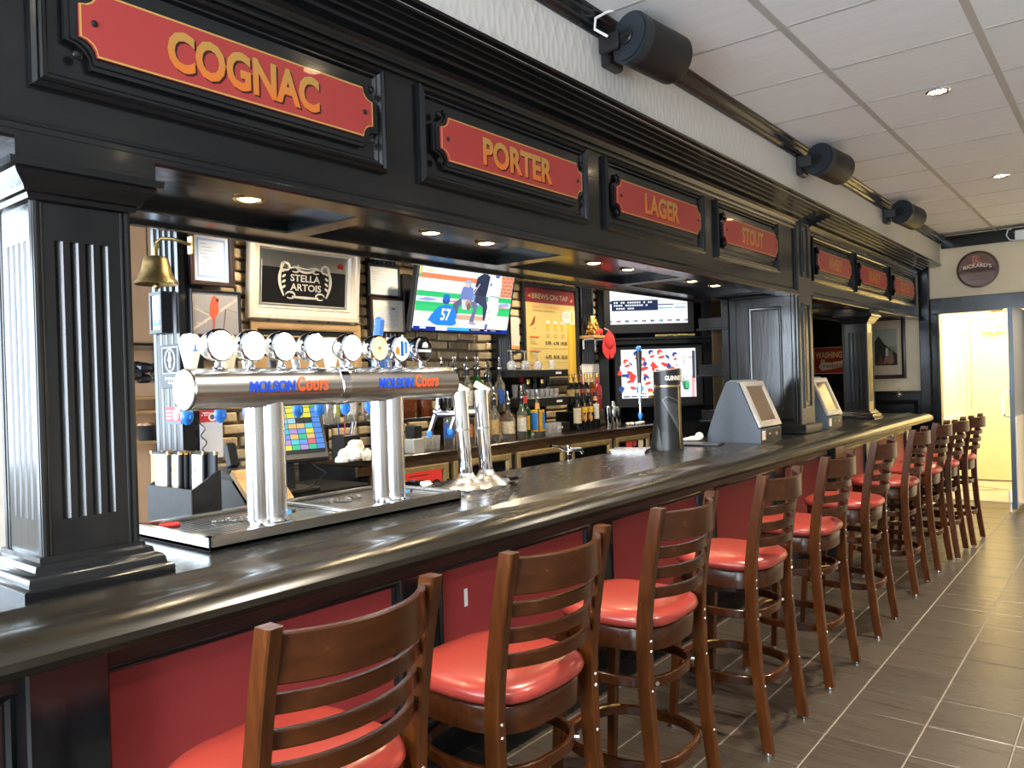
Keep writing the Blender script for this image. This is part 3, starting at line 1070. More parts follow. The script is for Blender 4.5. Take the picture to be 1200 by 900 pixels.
# ------------------------------------------------------------------ bar stools
def make_stool():
    t = thing('bar_stool', (0, 0, 0), 'brown wooden bar stool', 'stool', 'bar stools along the counter')
    # seat outline: rounded front towards -x, flatter at the back
    def outline(gx, gy, rx, n=28, cx=-.02):
        pts = []
        for k in range(n):
            a = 2 * PI * k / n
            ca, sa = math.cos(a), math.sin(a)
            e = .62
            pts.append((cx + gx * math.copysign(abs(ca) ** e, ca), gy * (1 - .05 * ca) * math.copysign(abs(sa) ** e, sa)))
        return pts
    def loft(levels, dome=None):
        b = MB(); v = []; n = 28
        for gx, gy, z in levels:
            v += [(x, y, z) for x, y in outline(gx, gy, 0)]
        f = []
        for i in range(len(levels) - 1):
            for k in range(n):
                k2 = (k + 1) % n
                f.append((i * n + k, i * n + k2, (i + 1) * n + k2, (i + 1) * n + k))
        f.append(tuple(range(n))[::-1])
        f.append(tuple((len(levels) - 1) * n + k for k in range(n)))
        return b.add(v, f)
    obj('seat', loft([(.196, .198, .728), (.212, .214, .736), (.218, .220, .750), (.213, .215, .766), (.198, .200, .777), (.165, .166, .784), (.11, .11, .788), (.05, .05, .790)]), VINYL, t, True, sharp=70)
    obj('apron', loft([(.192, .194, .652), (.200, .202, .655), (.203, .205, .72), (.198, .2, .729)]), STOOLRAIL, t, True, sharp=60)
    # back posts: kicked back at the foot, raked back above the seat
    zs = [0.012, .15, .35, .55, .70, .78, .88, 1.0, 1.135]
    xs = [.205, .187, .164, .150, .148, .152, .164, .184, .212]
    for s in (-1, 1):
        b = MB(); v = []
        for z, x in zip(zs, xs):
            hw, hd = .0165, .019 + .004 * (1 - abs(z - .6))
            yy = s * (.206 + .010 * max(0, (.6 - z)))
            v += [(x - hd, yy - hw, z), (x + hd - .004, yy - hw, z), (x + hd, yy - hw + .004, z), (x + hd, yy + hw - .004, z), (x + hd - .004, yy + hw, z), (x - hd, yy + hw, z)]
        n = 6
        f = [tuple(range(n))[::-1], tuple((len(zs) - 1) * n + k for k in range(n))]
        for i in range(len(zs) - 1):
            for k in range(n):
                k2 = (k + 1) % n
                f.append((i * n + k, i * n + k2, (i + 1) * n + k2, (i + 1) * n + k))
        b.add(v, f)
        obj('back_post', b, STOOLWOOD, t, True)
        b = MB()
        v = []
        for z, x, y, h in ((.012, -.232, .196, .0145), (.35, -.21, .185, .016), (.66, -.19, .176, .019)):
            v += [(x - h, s * y - h, z), (x + h, s * y - h, z), (x + h, s * y + h, z), (x - h, s * y + h, z)]
        f = [(3, 2, 1, 0), (8, 9, 10, 11)]
        for i in (0, 1):
            for k in range(4):
                k2 = (k + 1) % 4
                f.append((i * 4 + k, i * 4 + k2, i * 4 + 4 + k2, i * 4 + 4 + k))
        b.add(v, f)
        obj('front_leg', b, STOOLWOOD, t, True)
    def bow(z, x_end, depth, h, th, y1=.198, n=13, dz=0):
        pts = []
        for k in range(n):
            u = -1 + 2 * k / (n - 1)
            pts.append((x_end + depth * (1 - abs(u) ** 2.2), u * y1, z + dz * (1 - u * u)))
        b = MB(); b.tube(pts, 0, flat=(th / 2, h / 2))
        return b
    obj('crest_rail', bow(1.072, .192, .080, .092, .018, .2), STOOLRAIL, t, True, sharp=30)
    for z, x in ((.985, .180), (.918, .168), (.852, .158)):
        obj('back_slat', bow(z, x - .008, .075, .036, .016, .2), STOOLRAIL, t, True, sharp=30)
    # bent-wood footrest rings
    def ring(z, rx, ry, cx, h, th, front=None):
        pts = []
        n = 26
        for k in range(n):
            a = 2 * PI * k / n
            ca, sa = math.cos(a), math.sin(a)
            pts.append((cx + rx * math.copysign(abs(ca) ** .75, ca), ry * math.copysign(abs(sa) ** .75, sa), z))
        b = MB(); b.tube(pts, 0, closed=True, flat=(th / 2, h / 2))
        return b
    obj('upper_ring', ring(.545, .19, .188, -.022, .034, .016), STOOLRAIL, t, True, sharp=30)
    obj('foot_ring', ring(.275, .212, .206, -.022, .036, .018), STOOLRAIL, t, True, sharp=30)
    b = MB()
    pts = []
    for k in range(11):
        a = 2 * PI * (.36 + .28 * k / 10)
        ca, sa = math.cos(a), math.sin(a)
        pts.append((-.022 + .217 * math.copysign(abs(ca) ** .75, ca), .211 * math.copysign(abs(sa) ** .75, sa), .279))
    b.tube(pts, 0, flat=(.013, .019))
    obj('brass_tread', b, BRASS, t, True, label='brass strip on the front of the foot ring')
    for s in (-1, 1):
        for z, x in ((.705, .170), (.672, .170), (.545, .171), (.275, .194)):
            b = MB(); b.at(T(x + .001, s * .206, z) @ RY(PI / 2)).lathe([(.0055, 0), (.0045, .0025), (.0001, .0035)], 8, False)
            obj('bolt', b, STEEL, t, True)
        for x, y in ((.205, .218), (-.232, .196)):
            b = MB(); b.lathe([(.012, 0), (.013, .004), (.012, .013)], 10)
            b2 = MB(); b2.at(T(x, s * y, 0)).lathe([(.012, 0), (.0135, .004), (.012, .013)], 10)
            obj('foot_glide', b2, CHROME, t, True)
        b = MB(); b.at(T(-.205, s * .12, 0)).cyl((0, 0, .545), (.016, -s * .004, .545), .008, 8)
        obj('ring_bolt', b, CHROME, t, True)
        b = MB(); b.at(T(-.205, s * .12, 0)).cyl((.36, s * .02, .545), (.345, s * .01, .545), .008, 8)
        obj('ring_bolt', b, CHROME, t, True)
    return t


stool_y = [.985, 1.67, 2.405, 3.30, 4.125, 5.03, 6.06, 6.84, 7.36, 7.95]
stool_lab = ['red-seated wooden ladder-back bar stool nearest the camera, cut by the bottom edge', 'second nearest red-seated ladder-back bar stool, beside the torn grey tape strip', 'third nearest ladder-back bar stool with bright red seat', 'fourth nearest ladder-back bar stool, its back foot nearest the aisle tiles in full view',
             'fifth nearest ladder-back bar stool, in front of the grey terminal', 'sixth nearest ladder-back bar stool, standing at the tall black post', 'seventh nearest ladder-back bar stool, past the tall post', 'third last ladder-back bar stool, near the end of the bar', 'second last ladder-back bar stool, partly hidden before the cream doorway', 'last ladder-back bar stool, its back against the bright cream doorway']
s0 = make_stool()
for k, y in enumerate(stool_y):
    rz = (.03, -.02, .015, 0, -.02, .01, .02, -.02, .015, -.03)[k]
    xo = (-1.405, -1.40, -1.40, -1.398, -1.395, -1.40, -1.41, -1.40, -1.36, -1.32)[k]
    if k == 0:
        s0.location = (xo, y, 0); s0.rotation_euler = (0, 0, rz); s0['label'] = stool_lab[0]
    else:
        dup(s0, (xo, y, 0), stool_lab[k], rz)
# ------------------------------------------------------------------ steel beer tower with lit taps
tw = thing('beer_tower', (-2.28, 1.83, 1.10), 'long brushed steel beer tower of two tubes on twin legs with lit taps', 'beer tower')
XT, ZT, RT = -2.28, 1.553, .066
for y0, y1, tx in ((1.235, 1.805, 'a'), (1.83, 2.415, 'b')):
    b = MB(); b.at(T(XT, y0, ZT) @ RX(-PI / 2)).lathe([(RT - .006, 0), (RT, .006), (RT, y1 - y0 - .006), (RT - .006, y1 - y0)], 40)
    obj('tube', b, STEELY, tw)
b = MB(); b.at(T(XT, 1.795, ZT) @ RX(-PI / 2)).lathe([(RT - .002, 0), (RT + .004, .004), (RT + .004, .040), (RT - .002, .044)], 36)
obj('joint_band', b, CHROME, tw)
b = MB(); b.at(T(XT, 1.2345, ZT) @ RX(PI / 2)).lathe([(RT - .004, -.001), (RT - .005, .003), (.0001, .006)], 32, False)
obj('end_cap', b, mat('daylit_end_cap', (.80, .80, .80), .28, .35), tw, label='domed end cap with window glare in its colour')  # paler than the steel tubes: overexposed daylight put into the cap colour
for yl in (1.525, 2.072):
    b = MB(); b.at(T(XT, yl + .016, 0)).lathe([(.043, 1.112), (.043, ZT - .02)], 32)
    obj('leg', b, STEEL, tw)
    b = MB(); b.at(T(XT - .022, yl - .030, 0)).lathe([(.037, 1.112), (.037, ZT - .02)], 28)
    obj('leg_pipe', b, STEEL, tw)
    b = MB(); b.at(T(XT, yl, 0)).lathe([(.070, 1.103), (.070, 1.110), (.055, 1.116)], 30)
    obj('foot_flange', b, CHROME, tw)
    b = MB(); b.at(face_x(XT + .0568, yl + .025, 1.128)).rect(0, 0, .016, .012, (.05, .3, .7)); b.rect(.02, 0, .034, .012, (.03, .03, .03))
    obj('maker_sticker', b, PRINT, tw)
# lettering wrapped on the tube
for ya, yb in ((1.420, 1.730), (1.968, 2.285)):
    L = yb - ya
    for word, u0, u1, h, c, sh_, bd in (('MOLSON', 0, .56, .040, (.01, .07, .62), .12, .045), ('Coors', .585, 1.0, .052, (.85, .10, .03), .10, .03)):
        b = MB()
        r = RT + .0014
        a0 = math.radians(4)
        for x_y in banded(word, bd, 10):
            v = []
            for x, y in x_y:
                s_ = (y - .5) * h + .006 * (word == 'Coors')
                v.append((XT + r * math.cos(a0 + s_ / r), ya + L * (u0 + (u1 - u0) * x) + sh_ * s_, ZT + r * math.sin(a0 + s_ / r)))
            b.add(v, [tuple(range(len(v)))])
        obj('lettering', b, mat('ink_' + word.lower(), c, .4), tw, label=('blue' if word == 'MOLSON' else 'orange red script') + ' lettering')


def lens(y, r, face, lab):
    zc = ZT + RT + .072
    o = T(XT + .01, y, zc)
    b = MB(); b.at(o @ RZ(.10) @ RY(PI / 2)).lathe([(.0001, -.070), (r * .40, -.064), (r * .74, -.047), (r * .95, -.022), (r * 1.03, .004), (r * 1.0, .016), (r * .88, .021), (r * .85, .014)], 28, False)
    b.at(T(XT + .01, y, 0)).lathe([(.020, ZT + RT - .004), (.017, ZT + RT + .004), (.010, ZT + RT + .010), (.009, zc - r * .9)], 14)
    k = obj('tap_medallion', b, CHROME, tw, label=lab)
    b = MB(); b.at(o @ RZ(.10) @ RY(PI / 2)).lathe([(r * .87, .015), (r * .6, .019), (.0001, .020)], 28, False)
    obj('lens', b, face, k)
    return k, o


lens_face = [(1.345, 'white'), (1.462, 'white'), (1.580, 'white'), (1.708, 'white'), (1.872, 'white'), (2.004, 'orange'), (2.118, 'mixed'), (2.245, 'dark')]
LIT_OR = glow('lit_orange_lens', (1.0, .50, .16), 1.5)
LIT_BL = glow('lit_pale_blue_lens', (.62, .80, 1.0), 1.3)
for k, (y, kind) in enumerate(lens_face):
    f = {'white': PANELW, 'orange': LIT_OR, 'mixed': LIT_BL, 'dark': DARKGLASS}[kind]
    kk, o = lens(y, .0525 if k != 5 else .05, f, {'white': 'lit white tap medallion in chrome', 'orange': 'lit orange tap medallion in chrome', 'mixed': 'pale blue and orange tap medallion', 'dark': 'dark tap medallion with a white bar'}[kind])
    m2 = o @ RZ(.10) @ Matrix(((0, 0, 1, 0), (1, 0, 0, 0), (0, 1, 0, 0), (0, 0, 0, 1))) @ T(0, 0, .0205)
    if kind == 'dark':
        b = MB(); b.at(m2); b.rect(-.040, -.012, .040, -.002, (.9, .9, .9)); b.poly([(-.016, .006), (.02, .006), (.022, .02), (.008, .03), (-.01, .024)], (.9, .9, .85))
        obj('emblem', b, SCREEN, kk)
    if kind == 'mixed':
        b = MB(); b.at(m2); b.rect(-.006, -.03, .012, .03, (.02, .15, .6)); b.poly([(-.04, -.018), (-.012, -.03), (-.012, .0), (-.03, .012)], (.8, .3, .04)); b.rect(.016, -.02, .034, .028, (.1, .35, .8))
        obj('emblem', b, SCREEN, kk)
    if kind == 'orange':
        b = MB(); b.at(m2); b.ell(0, 0, .012, .010, (.8, .62, .3)); b.ell(0, 0, .004, .004, (.3, .1, .02))
        obj('emblem', b, SCREEN, kk)
    if k == 2:
        b = MB(); b.at(m2); b.rect(-.022, -.008, .022, -.004, (.25, .25, .6)); b.rect(-.018, .010, -.006, .013, (.4, .4, .7)); b.rect(.006, .010, .018, .013, (.4, .4, .7))
        obj('emblem', b, SCREEN, kk)
# bartender-side faucets with handles and blue spouts
CERAMIC = mat('white_tap_handle', (.85, .83, .78), .25)
IVORY = mat('ivory_tap_handle', (.80, .72, .52), .3)
BLUEH = mat('blue_tap_handle', (.05, .16, .55), .25, coat=.4)
for k, (y, hd, dy) in enumerate(((1.311, CERAMIC, .02), (1.429, IVORY, .035), (1.536, None, 0), (1.64, None, 0), (1.74, None, 0), (1.838, CERAMIC, .06), (1.96, None, 0), (2.082, BLUEH, .05), (2.19, None, 0))):
    xx = XT - RT - .055
    b = MB(); b.cyl((XT - RT + .01, y, ZT), (xx, y, ZT + .004), .013, 10); b.cyl((xx, y, ZT + .02), (xx - .006, y, ZT - .07), .011, 10, .009); b.ball((xx, y, ZT + .012), .017, 10)
    f = obj('faucet', b, CHROME, tw)
    b = MB(); b.at(T(xx - .007, y, ZT - .100)).lathe([(.006, -.014), (.016, -.004), (.020, .010), (.019, .026), (.012, .036)], 12)
    b.box(-.026, .026, -.004, .004, .004, .018, .003)
    obj('spout_cap', b, BLUEPL, f, label='bright blue spout cap')
    if hd in (CERAMIC, IVORY):
        b = MB(); b.at(T(xx - .01, y + dy, ZT + .02)).lathe([(.010, 0), (.013, .008), (.011, .02), (.017, .028), (.015, .036)], 14)
        obj('handle_ferrule', b, BRASS, f)
        b = MB(); b.at(T(xx - .01, y + dy, ZT + .055)).lathe([(.014, 0), (.020, .02), (.029, .06), (.034, .09), (.032, .112), (.022, .126), (.0001, .130)], 18, False)
        h_ = obj('tap_handle', b, hd, f)
        if k == 0:
            b = MB(); b.at(face_x(xx + .0245, y + dy - .012, ZT + .125)).poly([(0, 0), (.020, 0), (.013, .006), (.012, .022), (.008, .022), (.008, .006)], (.12, .35, .75))
            obj('tap_emblem', b, PRINT, f)
    elif hd is BLUEH:
        b = MB(); b.at(T(xx, y + dy, ZT + .02)).lathe([(.014, 0), (.024, .01), (.030, .05), (.030, .10), (.022, .13)], 12)
        b.box(-.03, .03, -.034, .034, .135, .165, .008)
        b.at(T(xx, y + dy, ZT + .19) @ RX(-.18)).box(-.018, .018, -.022, .022, -.01, .085, .012)
        obj('tap_handle', b, BLUEH, f, label='blue ornamental tap handle')
        b = MB(); b.at(T(xx + .03, y + dy + .02, ZT + .165)).ball((0, 0, 0), .022, 12, .6, 1, 1.15); b.ball((.008, .012, -.01), .012, 8)
        obj('handle_emblem', b, BRASS, f)
    else:
        b = MB(); b.cyl((xx, y, ZT + .02), (xx - .012, y, ZT + .10), .010, 10, .016)
        obj('tap_handle', b, BLACKPL if k % 2 else CHROME, f)

# drip tray under the tower
tr = thing('drip_tray', (-2.37, 1.77, 1.07), 'steel drip tray under the long beer tower on the bar top', 'drip tray')
x0, x1, y0, y1 = -2.60, -2.145, 1.225, 2.325
b = MB(); b.box(x0, x1, y0, y1, 1.072, 1.083)
obj('pan', b, BLACKPL, tr)
b = MB()
b.box(x1 - .006, x1, y0, y1, 1.072, 1.114, .001); b.box(x0, x0 + .006, y0, y1, 1.072, 1.114); b.box(x0, x1, y0, y0 + .006, 1.072, 1.114, .001); b.box(x0, x1, y1 - .006, y1, 1.072, 1.114)
b.box(x1 - .022, x1, y0, y1, 1.112, 1.115); b.box(x0, x0 + .022, y0, y1, 1.112, 1.115); b.box(x0, x1, y0, y0 + .015, 1.112, 1.115); b.box(x0, x1, y1 - .015, y1, 1.112, 1.115)
obj('rim', b, STEELY, tr)
for ya, yb in ((y0 + .02, 1.77), (1.79, y1 - .02)):
    b = MB()
    for k in range(30):
        y = ya + (yb - ya) * (k + .5) / 30
        b.box(x0 + .03, x1 - .03, y - .004, y + .004, 1.096, 1.101)
    for x in (x0 + .03, (x0 + x1) / 2, x1 - .034):
        b.box(x, x + .006, ya, yb, 1.092, 1.097)
    obj('grille', b, STEEL, tr)
b = MB(); b.box(x0 + .02, x1 - .02, 1.772, 1.788, 1.10, 1.115, .003)
obj('divider', b, STEELY, tr)
for k, (x, y, c) in enumerate(((-2.44, 1.44, 'clear'), (-2.40, 1.485, 'clear'), (-2.47, 1.90, 'clear'), (-2.42, 1.945, 'clear'), (-2.46, 2.03, 'clear'), (-2.52, 1.30, 'red'))):
    b = MB(); b.at(T(x, y, 1.102)).lathe([(.030, 0), (.033, .003), (.033, .008), (.028, .009), (.026, .005), (.0001, .004)], 18, False)
    single('red_jar_lid' if c == 'red' else 'jar_lid', b, REDPL if c == 'red' else CLEARB, ('small red lid lying on the drip tray grille by the near column' if c == 'red' else 'small clear plastic lid on the drip tray, %s from the near end' % ['first', 'second', 'third', 'fourth', 'fifth'][k]), 'lid', 'lids on the drip tray')

# ------------------------------------------------------------------ chrome twin tap column
tt = thing('chrome_tap_pair', (-2.36, 2.68, 1.07), 'pair of chrome beer tap pipes with slanted white badges beside the drip tray', 'beer tap')
for y in (2.595, 2.735):
    b = MB(); b.at(T(-2.36, y, 1.07)).lathe([(.115, 0), (.115, .010), (.105, .018), (.080, .030), (.052, .044), (.038, .062), (.032, .075)], 24)
    obj('base', b, STEEL, tt)
    b = MB(); b.cyl((-2.36, y, 1.13), (-2.362, y - .012, 1.34), .031, 20); b.cyl((-2.362, y - .012, 1.34), (-2.364, y - .022, 1.515), .0335, 20)
    obj('pipe', b, CHROME, tt)
    b = MB(); b.cyl((-2.362, y - .012, 1.336), (-2.362, y - .012, 1.344), .035, 20)
    obj('collar', b, STEEL, tt)
    b = MB(); b.at(T(-2.355, y - .02, 1.525) @ RZ(-.5) @ RX(math.radians(-30))).box(-.008, .008, -.040, .040, -.015, .015, .004)
    obj('badge', b, mat('silver_badge', (.66, .66, .70), .25, .3), tt, label='slanted silver white badge')
    b = MB(); b.cyl((-2.37, y - .014, 1.41), (-2.50, y - .03, 1.41), .014, 12); b.cyl((-2.50, y - .03, 1.43), (-2.53, y - .05, 1.33), .012, 10, .009); b.ball((-2.50, y - .03, 1.42), .022, 10); b.cyl((-2.50, y - .03, 1.42), (-2.49, y - .03, 1.49), .008, 8, .012)
    f = obj('faucet', b, CHROME, tt)
    b = MB(); b.at(T(-2.532, y - .052, 1.305)).lathe([(.008, 0), (.014, .012), (.012, .03)], 10)
    obj('spout_cap', b, BLUEPL, f, label='blue spout cap')
b = MB(); b.box(-2.46, -2.27, 2.50, 2.86, 1.07, 1.077, .003); b.at(T(-2.29, 2.80, 1.077)).box(-.03, .05, -.05, .04, 0, .03, .012)
obj('foot_plate', b, CHROME, tt)
b = MB(); b.at(T(-2.50, 2.425, 1.07) @ RZ(.1)).box(-.09, .10, -.09, .05, 0, .028, .01); b.box(-.06, .07, -.06, .03, .02, .05, .014)
single('steel_scoop', b, CHROME, 'low chrome tray piece lying between drip tray and chrome tap pair', 'tray')

# ------------------------------------------------------------------ black stout tower with harp
g = thing('stout_tower', (-2.42, 4.66, 1.07), 'black cylindrical beer tower with embossed harp and gold strip on the bar', 'beer tower')
GB = mat('satin_black_tower', (.010, .011, .013), .36, var=.1)
b = MB(); b.lathe([(.088, 0), (.088, .41)], 36, False)
b.at(T(0, 0, 0))
v = []; n = 36
for k in range(n):
    a = 2 * PI * k / n
    v.append((.088 * math.cos(a), .088 * math.sin(a), .0))
obj('body', b, GB, g, True)
b = MB(); b.lathe([(.088, 0), (.099, 0), (.097, .02), (.092, .08), (.088, .12)], 36, False)
b.m = T(-.03, -.02, 0); b.lathe([(.088, 0), (.070, .10), (.058, .19)], 24, False)
obj('flared_base', b, GB, g, True)
b = MB(); b.lathe([(.089, .412), (.0895, .418), (.089, .424)], 36, False)
obj('gold_ring', b, BRASS, g, True)
b = MB(); v = []; n = 36
for z in (.424, None):
    for k in range(n):
        a = 2 * PI * k / n
        x, y = .088 * math.cos(a), .088 * math.sin(a)
        v.append((x, y, z if z else .525 + .18 * (.6 * y + .35 * x)))
b.add(v, [tuple(range(n))[::-1], tuple(range(n, 2 * n))] + [(k, (k + 1) % n, n + (k + 1) % n, n + k) for k in range(n)])
obj('slanted_head', b, GB, g, True)


def on_tower(vs, fs, r, ang, z0, wd, ht, name, m, lift=.0008):
    b = MB(); out = []
    for x, y in vs:
        th = ang + (x - .5) * wd / r
        out.append(((r + lift) * math.cos(th), (r + lift) * math.sin(th), z0 + y * ht))
    b.add(out, fs)
    return obj(name, b, m, g, True)


view = math.atan2(-4.66, 2.42)
vs, fs = glyphs('GUINNESS', .02)
on_tower(vs, fs, .088, view + .62, .455, .135, .030, 'lettering', PAPER)
HARP = mat('embossed_grey', (.075, .08, .09), .3)
def strip(p, q, wd, name='harp_string'):
    b = MB(); out = []
    n = 8
    for k in range(n + 1):
        t = k / n
        x, z = p[0] + (q[0] - p[0]) * t, p[1] + (q[1] - p[1]) * t
        for s in (-1, 1):
            th = view + .15 + (x + s * wd) / .088
            out.append((.0895 * math.cos(th), .0895 * math.sin(th), z))
    b.add(out, [(2 * k, 2 * k + 1, 2 * k + 3, 2 * k + 2) for k in range(n)])
    return obj(name, b, HARP, g, True)
for k in range(7):
    strip((-.026 + .013 * k, .325 - .004 * k), (.072 - .001 * k, .12 + .022 * k), .0022)
strip((-.045, .33), (.075, .10), .007, 'harp_frame')
strip((.075, .10), (.068, .31), .005, 'harp_frame')
strip((-.045, .33), (-.01, .352), .009, 'harp_frame')
strip((-.01, .352), (.068, .315), .008, 'harp_frame')
b = MB(); b.at(RZ(view + .98)).box(.088, .098, -.011, .011, 0, .42, .002)
st_ = obj('gold_strip', b, OLDBRASS, g, True, label='upright gold strip')
b = MB()
for k in range(20):
    b.at(RZ(view + .98)).box(.0975, .0988, -.006, .006, .02 + .02 * k, .024 + .02 * k)
obj('tick_marks', b, DKFRAME, g, True)
b = MB(); b.cyl((-.06, -.02, .365), (-.20, -.03, .36), .012, 10); b.cyl((-.185, -.03, .44), (-.19, -.032, .30), .015, 10, .010); b.cyl((-.188, -.032, .30), (-.188, -.032, .24), .007, 8)
fa = obj('faucet', b, CHROME, g, True)
b = MB(); b.cyl((-.085, -.02, .365), (-.12, -.024, .363), .026, 14)
obj('brass_collar', b, BRASS, fa, True)
b = MB(); b.cyl((-.188, -.032, .44), (-.188, -.03, .66), .012, 10, .021)
obj('tap_handle', b, BLACKPL, fa, True)
b = MB(); b.ball((-.188, -.03, .675), .020, 10); b.box(-.215, -.16, -.036, -.026, .39, .42, .004); b.at(T(-.188, -.032, .215)).lathe([(.006, -.02), (.014, 0), (.016, .014), (.010, .028)], 10)
obj('spout_cap', b, BLUEPL, fa, True)
for k, (dx, dy, m, z1) in enumerate(((.055, .07, CERAMIC, .60), (.09, .10, mat('pale_grey_handle', (.62, .66, .72), .3), .55))):
    b = MB(); b.cyl((dx - .02, dy, .42), (dx, dy + .02, .46 + .1 * k), .013, 8); b.at(T(dx, dy + .02, .44)).lathe([(.012, 0), (.016, .02), (.020, .10), (.024, .16), (.020, .19 - .03 * k), (.0001, .20 - .03 * k)], 14, False)
    obj('tap_handle', b, m, g, True, label='pale upright tap handle')
b = MB(); b.at(T(.09, .10, .39)).lathe([(.010, 0), (.02, .01), (.02, .05), (.013, .06)], 12)
obj('green_knob', b, mat('green_plastic', (.03, .35, .16), .3), g, True)

# small things lying beside it
b = MB(); b.at(T(-2.56, 4.40, 1.07) @ RZ(.3)).box(-.11, .11, -.08, .08, 0, .012, .003)
b.box(-.12, .12, -.09, .09, .012, .022, .004)
single('steel_tray', b, STEEL, 'flat steel drip plate lying left of the black harp beer tower', 'tray')
b = MB(); b.at(T(-2.36, 5.02, 1.07) @ RZ(.2)).box(-.14, .14, -.10, .10, 0, .014, .004)
single('bar_mat', b, mat('dark_blue_rubber', (.012, .018, .03), .4), 'dark blue rubber mat between black harp tower and grey terminal', 'mat')
b = MB(); b.at(T(-2.47, 5.14, 1.085) @ RZ(.5)).ball((0, 0, .015), .035, 10, 1.4, .8, .6); b.ball((.04, .03, .03), .03, 8, 1, .6, 1); b.ball((-.04, .02, .01), .03, 8, 1.2, 1, .5)
single('crumpled_napkin', b, CLOTH, 'crumpled white napkin at the left foot of the grey terminal', 'napkin')


# ------------------------------------------------------------------ countertop terminals
def terminal(y, label):
    t = thing('game_terminal', (-2.22, y, 1.07), label, 'terminal', 'grey countertop terminals')
    W = .40
    side = [(-.215, .0), (.19, .0), (.19, .095), (.175, .10), (.04, .425), (.02, .44), (-.03, .44), (-.06, .425), (-.13, .28), (-.19, .13), (-.215, .05)]
    b = MB()
    v, f = [], []
    n = len(side)
    for yy, sc in ((-W / 2, .94), (-W / 2 + .03, 1), (W / 2 - .03, 1), (W / 2, .94)):
        for x, z in side:
            v.append(((x if x > .1 else (x - .02) * sc + .02), yy, z * (1 if sc == 1 else .985)))
    for i in range(3):
        for k in range(n):
            k2 = (k + 1) % n
            f.append((i * n + k, i * n + k2, (i + 1) * n + k2, (i + 1) * n + k))
    f += [tuple(range(n)), tuple(3 * n + k for k in range(n))[::-1]]
    b.add(v, f)
    obj('housing', b, GREYPL, t, True, sharp=30)
    # sloping screen
    sl = math.hypot(.135, .325)
    ang = math.atan2(.325, -.135)
    m = T(.180, 0, .10) @ Matrix(((0, math.cos(ang), math.sin(ang), 0), (1, 0, 0, 0), (0, math.sin(ang), -math.cos(ang), 0), (0, 0, 0, 1)))
    b = MB(); b.at(m).frame(-W / 2 + .002, W / 2 - .002, .004, sl - .004, [(0, 0), (0, .02), (.012, .024), (.038, .022), (.046, .010)])
    obj('bezel', b, mat('silver_bezel', (.36, .34, .32), .35, .4), t, True)
    b = MB(); b.at(m).box(-W / 2 + .04, W / 2 - .04, .044, sl - .044, .006, .010)
    obj('glass_screen', b, mat('terminal_screen', (.10, .068, .045), .06), t, True)
    b = MB(); b.box(.19, .193, -W / 2 + .01, W / 2 - .01, .004, .09)
    obj('front_plate', b, BLACKPL, t, True)
    b = MB(); b.at(face_x(.1935, 0, 0)).rect(-W / 2 + .02, .02, -W / 2 + .085, .082, (.75, .70, .66)); 
    for k in range(5):
        b.rect(-W / 2 + .026, .03 + .01 * k, -W / 2 + .078, .033 + .01 * k, (.5, .2, .15))
    obj('sticker', b, PRINT, t, True, label='small white sticker')
    b = MB(); b.box(.193, .196, -.06, -.02, .05, .062, .002); b.cyl((.192, .09, .05), (.198, .09, .05), .012, 12)
    obj('coin_slot', b, STEEL, t, True)
    return t


terminal(5.465, 'grey-blue hooded countertop terminal with tilted screen, left of the tall post')
terminal(6.98, 'second grey countertop terminal peeking out from behind the tall post')

# ------------------------------------------------------------------ menu holder behind the tower
mh = thing('menu_holder', (-2.825, 1.515, 0.98), 'black wooden box holding menus behind the beer tower', 'menu holder')
b = MB()
b.box(-.155, .155, -.05, .05, 0, .012); b.box(-.165, .165, -.06, -.05, 0, .212, .002); b.box(-.165, .165, .05, .06, 0, .272, .002)
for x in (-.165, .155):
    b.add([(x, -.05, 0), (x, .05, 0), (x, .05, .272), (x, -.05, .212), (x + .01, -.05, 0), (x + .01, .05, 0), (x + .01, .05, .272), (x + .01, -.05, .212)], [(0, 1, 2, 3), (7, 6, 5, 4), (0, 4, 5, 1), (1, 5, 6, 2), (2, 6, 7, 3), (3, 7, 4, 0)])
obj('box', b, mat('scuffed_black_paint', (.007, .0075, .009), .5, color2=(.018, .019, .022), scale=(30, 30, 30)), mh, True)
MENUB = mat('menu_cover_black', (.006, .007, .011), .5)
ml = ['leftmost menu in the black holder, cut off by the column', 'cream menu with orange edge and round badge in the black holder', 'dark menu behind the cream one with badge in holder', 'dark menu standing in the middle of the black holder', 'cream menu with orange edge and small red bird, right in holder', 'rightmost dark menu in the black holder']
for k, (dx, dy, a, kind) in enumerate(((-.125, -.034, .0, 1), (-.072, -.017, .0, 1), (-.062, -.001, .0, 0), (-.050, .016, .0, 0), (.030, .022, .0, 1), (.085, .038, .0, 0))):
    m_ = thing('menu', (-2.825 + dx, 1.515 + dy, .993), ml[k], 'menu', 'menus in the holder', a)
    b = MB(); b.at(RX(-.02)).box(-.068, .068, 0, .012, 0, .325, .002)
    obj('cover', b, MENUB, m_, True)
    for x in (-.069, .059):
        b = MB(); b.at(RX(-.02)); b.box(x, x + .010, -.001, .013, .316, .327)
        obj('brass_corner', b, BRASS, m_, True)
    if kind:
        b = MB(); b.at(RX(-.02) @ MY @ T(0, 0, .001)); b.rect(-.060, .008, .060, .315, (.80, .74, .58)); b.rect(-.060, .008, -.030, .315, (.80, .42, .10))
        if k != 4:
            b.ell(.012, .255, .026, .030, (.9, .88, .82)); b.rect(.030, .235, .042, .285, (.75, .45, .12))
        b.poly([(.002, .25), (.010, .275), (.014, .255), (.008, .245)], (.5, .06, .03)); b.poly([(-.02, .01), (.058, .01), (.058, .20), (.02, .16)], (.78, .35, .22)) if k != 4 else None
        obj('printed_page', b, PRINT, m_, True)
